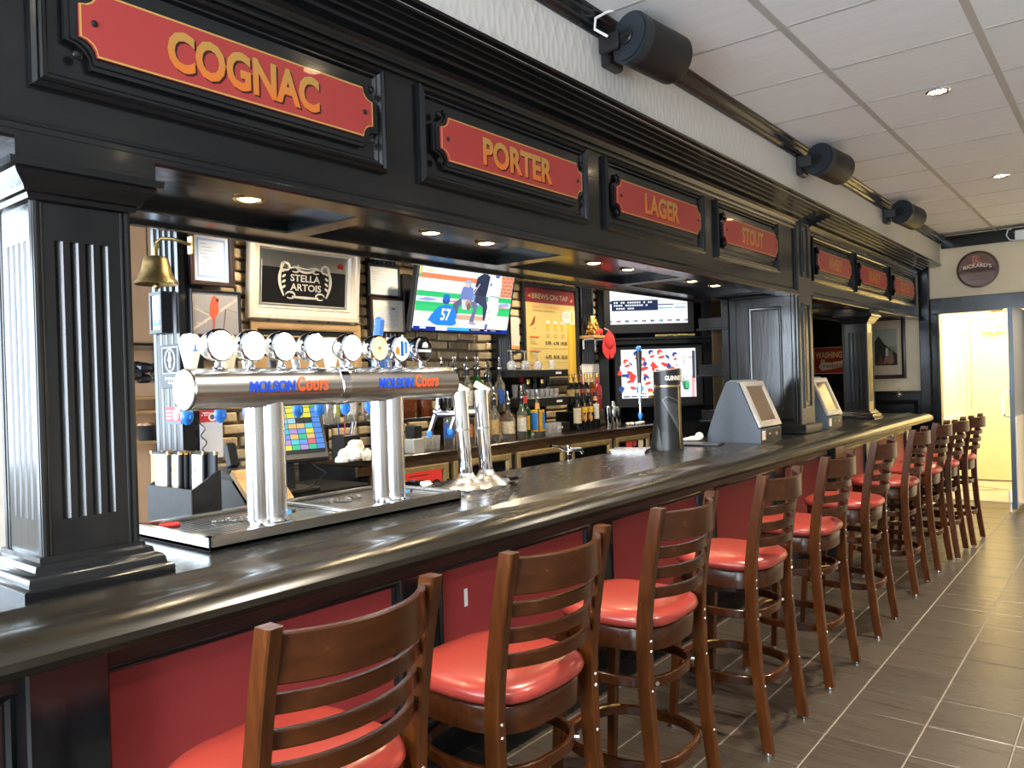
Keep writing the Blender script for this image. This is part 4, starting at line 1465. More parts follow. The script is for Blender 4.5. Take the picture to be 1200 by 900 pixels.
# sloped black bin with a wooden edge
sp = thing('sloped_bin', (-2.86, 1.87, .98), 'black slope-topped bin with a worn wooden edge beside the menu holder', 'bin')
b = MB(); b.run_y([(-3.02, .981), (-2.70, .981), (-2.70, 1.05), (-2.87, 1.20), (-3.02, 1.205)], 1.76, 1.935)
obj('body', b, BLACK, sp)
b = MB(); b.run_y([(-2.70, 1.05), (-2.675, 1.055), (-2.86, 1.222), (-2.875, 1.205)], 1.74, 1.935)
obj('wooden_edge', b, PINEW, sp)
b = MB(); b.run_y([(-2.99, 1.0), (-2.73, 1.0), (-2.73, 1.04), (-2.885, 1.175), (-2.99, 1.18)], 1.752, 1.762)
obj('inset_panel', b, BLACKPL, sp)
# ------------------------------------------------------------------ back bar
XF, ZB = -3.25, 1.15
bb = thing('back_bar', (-3.5, 4.6, 0), 'long black back bar cabinet with brass-framed cooler doors under the brick wall', 'back bar')
b = MB(); b.box(-3.772, XF + .03, 2.70, 5.97, ZB - .035, ZB, .008)
obj('countertop', b, mat('dark_brown_bar_top', (.022, .013, .008), .18, var=.4, scale=(20, 3, 20), coat=.3), bb)
b = MB(); b.box(-3.772, XF, 2.72, 5.96, .04, ZB - .035)
obj('carcass', b, BLACK, bb)
b = MB(); b.run_y([(XF, ZB - .09), (XF + .015, ZB - .085), (XF + .02, ZB - .045), (XF + .025, ZB - .035), (XF, ZB - .035)], 2.70, 5.96)
obj('edge_moulding', b, mat('worn_brown_edge', (.055, .032, .016), .3, var=.5, scale=(30, 6, 30)), bb, label='brown worn moulding under the top')
for k, (y0, y1) in enumerate(((2.80, 3.40), (3.44, 4.00), (4.06, 4.62), (4.70, 5.26), (5.33, 5.88))):
    b = MB(); b.at(face_x(XF, 0, 0)).frame(y0, y1, .30, 1.085 - .01, [(0, 0), (0, .02), (.006, .026), (.034, .026), (.042, .018), (.048, .004)])
    dr = obj('cooler_door', b, DOORBRASS, bb)
    b = MB(); b.at(face_x(XF, 0, 0)).box(y0 + .045, y1 - .045, .345, 1.03, .002, .008)
    obj('door_glass', b, DARKGLASS, dr)
    b = MB(); b.cyl((XF + .03, y1 - .02, .80), (XF + .03, y1 - .02, .98), .009, 8)
    obj('door_handle', b, CHROME, dr)
b = MB(); b.at(face_x(XF + .028, 0, 0)); b.rect(3.02, .93, 3.33, 1.045, (.62, .04, .035)); b.ell(3.28, .95, .045, .038, (.02, .02, .02)); b.ell(3.28, .95, .018, .016, (.62, .04, .035)); b.rect(3.16, .945, 3.22, .985, (.02, .02, .02)); b.rect(3.04, .95, 3.12, .985, (.9, .85, .8)); b.rect(3.06, 1.02, 3.22, 1.026, (.1, .02, .02))
single('red_poster', b, PRINT, 'red poster card with black ring on the cooler door behind the beer tower', 'poster')
b = MB(); b.at(face_x(XF + .0105, 0, 0)); b.rect(5.50, .98, 5.60, 1.05, (.5, .05, .05)); b.rect(5.61, .985, 5.67, 1.05, (.35, .05, .05)); b.ell(5.74, 1.0, .045, .05, (.7, .62, .5))
single('cooler_sticker', b, PRINT, 'red and cream stickers on the last cooler door left of the harp tower', 'sticker')
# riser shelf for the back row of bottles
rs = thing('riser_shelf', (-3.59, 3.5, ZB), 'black stepped riser shelf holding the back row of bottles', 'shelf')
b = MB(); b.box(-3.70, -3.485, 2.70, 4.29, 1.32, 1.34, .003)
obj('shelf_board', b, BLACK, rs)
for y in (2.71, 3.25, 3.75, 4.26):
    b = MB(); b.box(-3.69, -3.50, y, y + .018, ZB, 1.32)
    obj('divider', b, BLACK, rs)

PROF = {
    'tall': [(.001, 0), (.036, 0), (.038, .006), (.038, .17), (.034, .19), (.018, .215), (.0145, .235), (.0145, .285), (.016, .287), (.016, .30), (.001, .30)],
    'wine': [(.001, 0), (.037, 0), (.0385, .006), (.0385, .185), (.034, .205), (.018, .228), (.0145, .245), (.0145, .30), (.016, .302), (.016, .315), (.001, .315)],
    'square': [(.001, 0), (.043, 0), (.045, .006), (.045, .15), (.040, .168), (.018, .185), (.0155, .20), (.0155, .245), (.018, .247), (.018, .265), (.001, .265)],
    'flask': [(.001, 0), (.046, 0), (.048, .008), (.050, .10), (.044, .15), (.022, .185), (.015, .20), (.015, .245), (.017, .247), (.017, .262), (.001, .262)],
}
LAB = {}


def lab_mat(c):
    if c not in LAB:
        LAB[c] = mat('label_%d' % len(LAB), c, .6, color2=tuple(q * .42 for q in c), scale=(90, 90, 170), detail=2)
    return LAB[c]


CAPS = {'black': BLACKPL, 'gold': GOLDTIN, 'red': REDPL, 'white': WHITE, 'blue': BLUEPL, 'cream': lab_mat((.72, .5, .22))}
BOT = []


def bottle(kind, x, y, z, glass, lc, cap, label, group, pour=False, sc=1.0, neck=None, l0=.18, l1=.50):
    t = thing('bottle', (x, y, z + .0005), label, 'bottle', group)
    pr = [(r * (1 if r < .02 else sc), h * sc) for r, h in PROF[kind]]
    n = 14
    b = MB(); b.lathe(pr, n, False)
    if kind == 'square':
        b = MB(); b.at(RZ(PI / 4)).lathe([(r * (1.25 if r > .03 else 1), h) for r, h in pr[:6]], 4, False); b.at(Matrix.Identity(4)).lathe(pr[5:], n, False)
    obj('glass_body', b, glass, t, True, sharp=50)
    H = pr[-1][1]
    if lc:
        R = max(r for r, h in pr) + .0008
        b = MB()
        a0 = math.atan2(-y, -x) - .05
        sp_ = 1.0
        vs = []
        z0, z1 = H * l0 * .9, H * l1 * .98
        if kind == 'square':
            b.at(RZ(0)).box(R * .885, R * .892, -R * .72, R * .72, z0, z1); b.box(-R * .72, R * .72, -R * .892, -R * .885, z0, z1)
        else:
            for k in range(9):
                a = a0 - sp_ + 2 * sp_ * k / 8
                vs += [(R * math.cos(a), R * math.sin(a), z0), (R * math.cos(a), R * math.sin(a), z1)]
            b.add(vs, [(2 * k, 2 * k + 2, 2 * k + 3, 2 * k + 1) for k in range(8)])
        obj('paper_label', b, lab_mat(lc), t, True)
    if neck:
        rn = pr[-4][0] + .001
        b = MB(); b.lathe([(rn + .003, pr[6][1]), (rn, pr[6][1] + .012), (rn, pr[7][1])], n, False)
        obj('neck_band', b, lab_mat(neck), t, True)
    b = MB()
    if pour:
        b.lathe([(.016, H - .012), (.017, H + .004), (.011, H + .012), (.010, H + .022), (.0055, H + .028), (.005, H + .07), (.001, H + .072)], 10, False)
        obj('pourer', b, BLACKPL if pour == 'b' else CHROME, t, True)
        b = MB(); b.lathe([(pr[-4][0] + .0006, H - .055), (pr[-4][0] + .0010, H - .004), (.0175, H + .001), (.0175, H + .005), (.012, H + .012)], 10, False)
        obj('cap', b, BLACKPL, t, True)
    else:
        b.lathe([(.0168, H - .03), (.0168, H + .004), (.001, H + .006)], 12, False)
        obj('cap', b, CAPS[cap], t, True)
    return t


tan, crm, wht, yel, orn, red = (.55, .38, .16), (.66, .58, .42), (.74, .72, .66), (.85, .48, .03), (.75, .25, .04), (.5, .05, .04)
blk, blu, grn = (.02, .02, .02), (.03, .12, .5), (.05, .2, .06)
G1, G2, G3, G4 = 'bottles on the riser', 'front row of bottles on the back bar', 'clear bottles behind the tower', 'wine bottles by the shakers'
nth = ['first', 'second', 'third', 'fourth', 'fifth', 'sixth', 'seventh', 'eighth', 'ninth', 'tenth', 'eleventh', 'twelfth', 'thirteenth', 'fourteenth', 'fifteenth']
# back row on the riser, right of the beer tower
row = [('tall', WINEGL, None, 'b'), ('tall', GREENGL, None, 'c'), ('tall', GREENGL, wht, 'c'), ('wine', GREENGL, crm, 'c'), ('tall', CLEARB, wht, 'c'), ('square', CLEARB, blk, 'c'), ('tall', GREENGL, tan, 'c'), ('wine', GREENGL, crm, 'c'), ('square', CLEARB, tan, 'b'), ('flask', CLEARB, wht, 'c'), ('tall', CLEARB, blu, 'c')]
desc = ['dark bottle with pourer', 'green bottle with chrome pourer', 'green bottle with pale label and pourer', 'green wide-shouldered bottle with cream label', 'clear bottle with white label and pourer', 'squarish clear bottle with black label', 'green bottle with tan label and pourer', 'dark green bottle with cream label', 'squarish clear bottle with tan label', 'round clear bottle with white label', 'tall clear bottle with blue label']
for k, (kd, gl, lc, pr) in enumerate(row):
    bottle(kd, -3.535 - .075 * (k % 2), 3.70 + .057 * k, 1.34, gl, lc, 'black', '%s, %s from left on the riser' % (desc[k], nth[k]), G1, pr, 1.0 if kd != 'tall' else 1.04)
# amber bottles right behind the tower end
for k, (kd, gl, lc) in enumerate((('square', BROWNGL, None), ('tall', BROWNGL, red), ('flask', BROWNGL, None), ('square', BROWNGL, red))):
    bottle(kd, -3.535 - .075 * (k % 2), 3.36 + .075 * k, 1.34, gl, lc, ('red', 'black', 'black', 'gold')[k], '%s amber whisky bottle on riser between second tower leg and tap pair' % nth[k], G1, False if k % 2 == 0 else 'b', .95)
# front row
row = [('tall', CLEARB, blu, 'b', 'clear bottle with blue label'), ('tall', DARKGLASS, blk, 'c', 'black glass bottle'), ('square', CLEARB, orn, 'c', 'clear squarish bottle with orange label'), ('tall', CLEARB, wht, 'c', 'clear bottle with white label'), ('tall', BROWNGL, red, 'b', 'amber bottle with red label'), ('tall', CLEARB, tan, 'c', 'clear bottle with tan label'),
       ('square', CLEARB, tan, 'c', 'squarish bottle with cream patterned label'), ('flask', CLEARB, crm, 'c', 'round bottle with pale gold label'), ('square', BROWNGL, (.4, .12, .05), 'c', 'squarish amber bottle with red-brown label'), ('tall', CLEARB, wht, 'c', 'slim clear bottle with chrome pourer')]
for k, (kd, gl, lc, pr, ds) in enumerate(row):
    bottle(kd, -3.435 + .065 * (k % 2), 3.63 + .075 * k, ZB, gl, lc, 'black', '%s, %s from left in the front row' % (ds, nth[k]), G2, pr, .98)
bottle('wine', -3.40, 4.385, ZB, GREENGL, yel, 'red', 'green bottle with red cap collar and yellow label on back bar', G2, 'b', .98, (.7, .05, .05))
t_ = bottle('square', -3.36, 4.475, ZB, CLEARB, yel, 'cream', 'bottle with big yellow and blue label and tan neck wrap', G2, 'c', .98, (.80, .45, .12), .15, .75)
b = MB(); b.box(.0425, .0432, .004, .032, .05, .17); b.box(-.030, .030, -.0432, -.0425, .05, .17)
obj('blue_label', b, lab_mat((.04, .25, .75)), t_, True)
# clear bottles on the riser behind the tower legs
for k in range(6):
    kd = ('tall', 'square', 'tall', 'flask', 'tall', 'square')[k]
    ds = ('clear bottle without label', 'squarish clear bottle with yellow-green label', 'clear bottle with white label', 'rounded clear bottle', 'clear bottle with red label', 'squarish clear bottle with white label')[k]
    bottle(kd, -3.53 - .085 * (k % 2), 2.765 + .073 * k, 1.34, CLEARB, (None, (.55, .55, .06), wht, None, red, wht)[k], 'white', ds + ' between the tower legs, %s of six' % nth[k], G3, False, .92)
# tiered black glass shelf
gs = thing('tiered_shelf', (-3.56, 4.67, ZB), 'black three-tier shelf with white tags holding glasses left of the wine', 'shelf')
for z0, z1 in ((1.152, 1.222), (1.355, 1.422), (1.575, 1.632)):
    b = MB(); b.box(-3.70, -3.44, 4.44 if z0 < 1.5 else 4.32, 5.00, z0, z1, .004)
    tt_ = obj('tier', b, BLACKPL, gs)
    b = MB(); b.box(-3.440, -3.437, 4.83, 4.90, (z0 + z1) / 2 - .008, (z0 + z1) / 2 + .008)
    obj('tag', b, WHITE, tt_, label='small white tag')
b = MB()
for y in (4.46, 4.98):
    b.box(-3.70, -3.66, y - .015, y + .015, ZB, 1.60)
b.box(-3.72, -3.70, 4.42, 5.0, ZB, 1.62)
obj('back_support', b, BLACKPL, gs)
for k in range(6):
    b = MB(); b.at(T(-3.50 - .06 * (k % 2), 4.37 + .078 * k, 1.6325)).lathe([(.030, 0), (.036, .02), (.037, .038), (.028, .058), (.006, .070), (.004, .078), (.004, .125), (.010, .132), (.033, .136), (.033, .138), (.001, .139)], 14, False)
    single('wine_glass', b, GLASS, 'upturned stemmed glass on the top tier of black shelf, %s from left' % nth[k], 'glass', 'stemmed glasses on the top tier')
b = MB(); b.at(T(-3.49, 4.85, 1.6325)).lathe([(.024, 0), (.028, .07), (.026, .07), (.022, .004), (.001, .004)], 14, False)
single('tumbler', b, GLASS, 'short tumbler at right end of the top tier beside stemmed glasses', 'glass')
for k in range(7):
    b = MB(); b.at(T(-3.475, 4.50 + .062 * k, 1.4225)).lathe([(.019, 0), (.024, .062), (.0222, .062), (.017, .008), (.001, .008)], 12, False)
    single('shot_glass', b, GLASS, 'shot glass in the row on the middle tier, %s from left' % nth[k], 'glass', 'shot glasses on the middle tier')
for k in range(3):
    b = MB(); b.at(T(-3.56, 4.475 + .002 * k, 1.4225 + .0)).lathe([(.020, 0), (.026, .10), (.024, .10), (.018, .006), (.001, .006)], 12, False) if k == 0 else b.at(T(-3.62, 4.48 + .07 * k, 1.4225)).lathe([(.020, 0), (.026, .10), (.024, .10), (.018, .006), (.001, .006)], 12, False)
    single('highball_glass', b, GLASS, 'taller glass at the back left of the middle tier, %s from left' % nth[k], 'glass', 'tall glasses on the middle tier')
for k in range(5):
    kd = ('tall', 'square', 'tall', 'square', 'tall')[k]
    bottle(kd, -3.62, 4.63 + .08 * k + (.02 if k > 2 else 0), 1.4225 if False else 1.4225, (BROWNGL, CLEARB, WINEGL, CLEARB, WINEGL)[k], (red, orn, blu, orn, wht)[k], ('red', 'gold', 'black', 'gold', 'black')[k], 'small bottle behind the shot glasses on middle tier, %s from left' % nth[k], 'bottles on the middle tier', False, .50)
for k in range(4):
    b = MB(); b.at(T(-3.36, 4.565 + .055 * k, ZB + .0005)).lathe([(.020, 0), (.025, .085), (.023, .085), (.018, .006), (.001, .006)], 12, False)
    single('rocks_glass', b, GLASS, 'small glass on back bar right of yellow-label bottle, %s from left' % nth[k], 'glass', 'small glasses by the yellow label')
# wine bottles: four in front, more behind on a step
st2 = thing('wine_step', (-3.58, 5.43, ZB), 'low black step at the back holding taller wine bottles', 'step')
b = MB(); b.box(-3.70, -3.51, 5.17, 5.70, ZB + .0005, ZB + .14, .004)
obj('block', b, BLACK, st2)
for k, (y, lc, nk, l0, l1, ds) in enumerate(((5.095, crm, None, .22, .62, 'dark wine bottle with tall cream label, leftmost of the front four'), (5.185, yel, None, .52, .64, 'dark wine bottle with orange shoulder band, left of the matching pair'), (5.268, yel, None, .52, .64, 'dark wine bottle with orange shoulder band, right of the matching pair'), (5.352, wht, (.82, .45, .2), .30, .70, 'dark wine bottle with white label and orange-gold capsule'))):
    t_ = bottle('wine', -3.40, y - .045, ZB, WINEGL, lc, 'black', ds, G4, False, .92, nk, l0, l1)
    if k in (1, 2):
        b = MB()
        a0 = math.atan2(-y, 3.42)
        for j in range(5):
            a = a0 + .5 * (j - 2) / 2
            b.at(RZ(a)).box(.0358, .0364, -.006, .006, .065 + .01 * (j % 3), .11 + .012 * ((j + k) % 3))
        obj('gold_figure', b, lab_mat((.7, .33, .08)), t_, True)
for k, (y, nk, gl) in enumerate(((5.10, (.72, .5, .12), WINEGL), (5.175, (.72, .5, .12), WINEGL), (5.25, (.4, .08, .04), WINEGL), (5.325, (.72, .5, .12), WINEGL), (5.41, (.7, .5, .2), BROWNGL), (5.50, (.6, .06, .05), mat('rose_wine', (.35, .03, .04), .08, trans=.2)))):
    bottle('wine', -3.58, y + .13, ZB + .141, gl, tan if k in (0, 1, 3) else red, 'gold' if k != 2 else 'red', ('gold-necked dark bottle', 'second gold-necked dark bottle', 'red-capped dark bottle', 'gold-banded dark bottle', 'amber bottle with pale neck', 'rose red bottle with red neck')[k] + ' on the low step, %s from left' % nth[k], G4, 'c' if k == 2 else False, .95, nk, .45, .60)
SH = [(5.435, .030, .17), (5.51, .028, .21), (5.575, .030, .16)]
for k, (y, r, h) in enumerate(SH):
    b = MB(); b.at(T(-3.36, y, ZB + .0005)); 
    b.lathe([(r * .8, 0), (r, .01), (r * 1.12, h * .65), (r * 1.05, h * .72), (r * .55, h * .9), (r * .5, h), (.001, h + .004)] if k == 1 else [(r * .75, 0), (r * .8, .006), (r * 1.15, h), (r * 1.1, h), (r * .75, .02), (.001, .02)], 18, False)
    single('cocktail_shaker', b, CHROME, ('steel mixing cup left of the cocktail shaker', 'steel cocktail shaker with capped top beside the wine bottles', 'steel mixing cup at the right, a red straw tip showing')[k], 'shaker', 'steel shakers by the wine')
b = MB(); b.at(face_x(-3.735, 0, 0)).box(5.63, 5.90, 1.42, 1.68, 0, .006)
pc = thing('pale_notice', (-3.735, 5.67, 1.42), 'pale pinned sheet on the brick wall behind the wine bottles', 'notice')
obj('sheet', b, PAPER, pc)
b = MB(); b.at(face_x(-3.7285, 0, 0)); b.rect(5.66, 1.60, 5.86, 1.61, (.45, .42, .55)); b.rect(5.66, 1.55, 5.80, 1.56, (.5, .45, .5)); b.rect(5.68, 1.46, 5.84, 1.53, (.55, .50, .60))
obj('printed_lines', b, PRINT, pc)
b = MB()
for k in range(14):
    b.at(T(-3.32 + random.uniform(-.03, .03), 5.72 + .018 * k, ZB + .012) @ RZ(random.uniform(0, 3)) @ RX(random.uniform(-.4, .4))).box(-.012, .012, -.010, .010, -.008, .010, .003)
single('cork_heap', b, PAPER, 'small heap of pale corks on the back bar right of the shakers', 'corks')
# left end of the back bar
b = MB(); b.at(T(-3.272, 2.735, ZB + .0005))
rt = random.Random(11)
for q in range(46):
    a, rr_ = rt.uniform(0, 2 * PI), rt.random() ** .6
    px_, py_ = .062 * rr_ * math.cos(a), .105 * rr_ * math.sin(a)
    b.ball((px_, py_, rt.uniform(.01, .10) * (1 - .7 * rr_) - .02 * (py_ > .04)), rt.uniform(.018, .036), 9, rt.uniform(.6, 1.3), rt.uniform(.6, 1.3), rt.uniform(.6, 1.1))
for v_ in b.v:
    v_.z = max(v_.z, ZB + .001)
single('bar_towel', b, CLOTH, 'crumpled white towel heaped on the left end of the back bar', 'towel')
bt = thing('black_bin', (-3.44, 2.60 + .16, ZB), 'black square tub holding pens at left end of back bar', 'tub')
bt.location = (-3.43, 2.79, ZB)
b = MB(); b.box(-.055, .055, -.06, .06, 0, .13, .004)
obj('tub', b, BLACKPL, bt, True)
for k, (dx, dy, c) in enumerate(((-.02, -.03, (.05, .12, .5)), (.0, -.01, (.6, .1, .1)), (.02, .02, (.8, .8, .8)), (.01, .04, (.75, .6, .6)), (-.02, .03, (.08, .2, .6)))):
    b = MB(); b.cyl((dx, dy, .10), (dx + .02, dy - .02 + .01 * k, .20), .004, 6)
    obj('pen', b, lab_mat(c), bt, True)
b = MB(); b.box(-3.31, -3.23, 3.115, 3.20, ZB + .0005, ZB + .085, .004)
nd = thing('napkin_caddy', (-3.27, 3.16, ZB), 'black-topped grey napkin caddy beside the second tower leg', 'caddy')
obj('body', b, mat('frosted_grey', (.38, .38, .37), .4), nd)
b = MB(); b.box(-3.305, -3.235, 3.12, 3.195, ZB + .086, ZB + .16, .006)
obj('lid', b, BLACKPL, nd)
for k in range(4):
    b = MB(); b.at(T(-3.32, 3.24 + .052 * k, ZB + .0005)).lathe([(.018, 0), (.024, .085), (.022, .085), (.016, .008), (.001, .008)], 12, False)
    single('juice_glass', b, GLASS, 'small clear glass right of the grey napkin caddy, %s from left' % nth[k], 'glass', 'small glasses by the napkin caddy')
# chrome prep tap that shows above the bar edge
fp = thing('sink_faucet', (-2.78, 4.02, .98), 'chrome sink faucet showing above the far edge of the bar', 'faucet')
b = MB(); b.cyl((-2.78, 4.02, .90), (-2.78, 4.02, 1.09), .018, 12); b.ball((-2.78, 4.02, 1.10), .026, 12)
obj('column', b, CHROME, fp)
b = MB(); b.tube([(-2.78, 4.02, 1.10), (-2.79, 3.93, 1.135), (-2.80, 3.86, 1.145)], .010, 8); b.tube([(-2.78, 4.02, 1.11), (-2.76, 4.12, 1.105), (-2.76, 4.14, 1.08)], .012, 8); b.tube([(-2.78, 4.0, 1.12), (-2.74, 3.95, 1.14)], .009, 8)
obj('lever', b, CHROME, fp)

# ------------------------------------------------------------------ cash station left of the back bar
cs = thing('cash_drawer', (-3.12, 2.33, .95), 'black cash drawer with a round lock under the touch screen till', 'cash drawer')
b = MB(); b.box(-3.42, -3.02, 2.10, 2.60, .955, 1.06, .006)
obj('case', b, MATTEBLK, cs)
b = MB(); b.box(-3.02, -3.008, 2.115, 2.585, .965, 1.04, .003)
obj('drawer_front', b, MATTEBLK, cs)
b = MB(); b.at(T(-3.008, 2.36, 1.0) @ RY(PI / 2)).lathe([(.014, 0), (.013, .006), (.006, .008), (.0001, .005)], 14, False)
obj('lock', b, CHROME, cs)
b = MB(); b.box(-3.76, -2.98, 1.95, 2.68, .88, .953)
tb = thing('till_counter', (-3.4, 2.3, 0), 'low black counter carrying the cash drawer between storage and back bar', 'counter')
obj('top', b, MATTEBLK, tb)
b = MB(); b.box(-3.76, -3.05, 1.96, 2.68, 0, .88)
obj('carcass', b, MATTEBLK, tb)
pos = thing('till_screen', (-3.10, 2.22, 1.06), 'tilted touch screen till with rows of coloured buttons behind the tower', 'till')
pm = T(-3.03, 2.17, 1.245) @ RZ(-.22) @ MX @ RX(math.radians(-20))
b = MB(); b.at(pm).box(-.20, .17, -.035, .275, -.05, -.004, .010)
obj('case', b, mat('dark_grey_plastic', (.035, .034, .033), .4), pos)
b = MB(); b.at(T(-3.12, 2.2, 1.06)).box(-.10, .10, -.10, .10, 0, .02, .004); b.cyl((-.01, 0, .02), (-.02, 0, .23), .03, 12)
obj('stand', b, BLACKPL, pos)
b = MB(); b.at(pm); b.rect(-.18, 0, .15, .25, (.03, .03, .035))
rr = random.Random(3)
for r in range(9):
    for c in range(8):
        u, v_ = -.176 + .0405 * c, .225 - .0262 * r
        cc = (.75, .72, .08) if r < 3 else ((.05, .05, .05) if r == 3 else rr.choice([(.75, .52, .2), (.75, .52, .2), (.15, .35, .75), (.75, .7, .1), (.05, .55, .3), (.7, .15, .2), (.45, .3, .65), (.1, .6, .7)]))
        if c == 7:
            cc = (.1, .28, .75) if r else (.15, .5, .2)
        if r == 3 and c in (3, 4):
            cc = (.35, .6, .8)
        b.rect(u, v_, u + .038, v_ + .023, cc)
obj('lit_buttons', b, SCREEN, pos)
b = MB(); b.tube([(-3.06, 2.25, 1.20), (-3.02, 2.33, 1.14), (-3.05, 2.28, 1.09), (-3.04, 2.18, 1.065)], .005, 6)
obj('cable', b, BLACKPL, pos)
pr_ = thing('receipt_printer', (-3.24, 1.96, .955), 'black receipt printer with a card reader left of the till', 'printer')
b = MB(); b.at(T(-3.24, 1.96, .955) @ RZ(-.15)).box(-.13, .12, -.10, .10, 0, .235, .012)
obj('case', b, mat('blue_black_plastic', (.02, .024, .03), .35), pr_)
b = MB(); b.at(T(-3.24, 1.98, 1.19) @ RZ(-.2) @ RY(-.4)).box(-.02, .02, -.025, .025, 0, .12, .008)
obj('card_reader', b, BLACKPL, pr_)
nt_ = thing('hanging_notice', (-3.718, 2.09, 1.20), 'pale grey card hanging below a red notice on the wall by the till', 'notice')
b = MB(); b.at(face_x(-3.719, .06, 0)).box(2.03, 2.155, 1.20, 1.385, 0, .004)
obj('card', b, mat('grey_card', (.60, .58, .60), .7, var=.06), nt_)
b = MB(); b.at(face_x(-3.7145, .06, 0)); b.rect(2.035, 1.345, 2.15, 1.375, (.55, .56, .62))
obj('printed_text', b, PRINT, nt_)
b = MB(); b.at(face_x(-3.7165, .06, 0)); b.rect(2.03, 1.387, 2.155, 1.46, (.55, .04, .05)); b.ell(2.10, 1.412, .022, .022, (.85, .82, .82)); b.ell(2.10, 1.412, .014, .014, (.12, .10, .14)); b.rect(2.04, 1.43, 2.085, 1.436, (.9, .75, .75)); b.rect(2.04, 1.42, 2.075, 1.425, (.9, .75, .75))
obj('red_header', b, PRINT, nt_, label='red header card')
b = MB(); b.tube([(-3.705, 2.08, 1.44)] + [(-3.695 + .012 * math.sin(k * .9), 2.085 + .012 * math.cos(k * .9) + .004 * k / 4, 1.43 - .010 * k) for k in range(22)], .003, 6)
obj('curly_cord', b, BLACKPL, nt_)
b = MB()
for k in range(26):
    a = k * 1.05
    b.ball((-3.30 + .05 * math.cos(a), 1.94 + .035 * math.sin(a * .7), 1.06 + .005 * k), .018, 6)
cb = MB(); cb.tube([(-3.04 + .045 * math.cos(k * .8), 2.02 + .04 * math.sin(k * .8), .964 + .004 * k) for k in range(40)], .010, 6)
single('coiled_cable', cb, BLACKPL, 'loose coil of black cable between menu holder and receipt printer', 'cable')

# ------------------------------------------------------------------ corner unit with two televisions
cu = thing('tv_cabinet', (-3.35, 6.35, 0), 'black corner cabinet framing two stacked televisions at the end of the brick wall', 'cabinet')
A = math.radians(40)
O_ = T(-3.74, 5.99, 0) @ RZ(A)            # local x runs along the face, local -y looks at the room
FW = .96
b = MB(); b.at(O_).box(-.04, .05, -.02, .30, 0, 2.5, .004); b.box(FW - .06, FW + .03, -.02, .30, 0, 2.5, .004)
obj('side_post', b, BLACKV, cu)
b = MB(); b.at(O_).box(0, FW, .14, .16, 0, 2.6)
obj('back_board', b, MATTEBLK, cu)
b = MB(); b.at(O_).box(-.02, FW, -.10, .28, 1.885, 1.905, .004); b.box(-.02, FW, -.03, .0, 1.845, 1.885, .004)
obj('upper_shelf', b, BLACK, cu)
b = MB(); b.at(O_).box(.10, FW, -.12, .28, 1.285, 1.305, .004)
obj('lower_shelf', b, BLACK, cu)
b = MB(); b.at(O_).box(0, FW, 0, .13, .9, 1.14)
obj('base_board', b, MATTEBLK, cu)
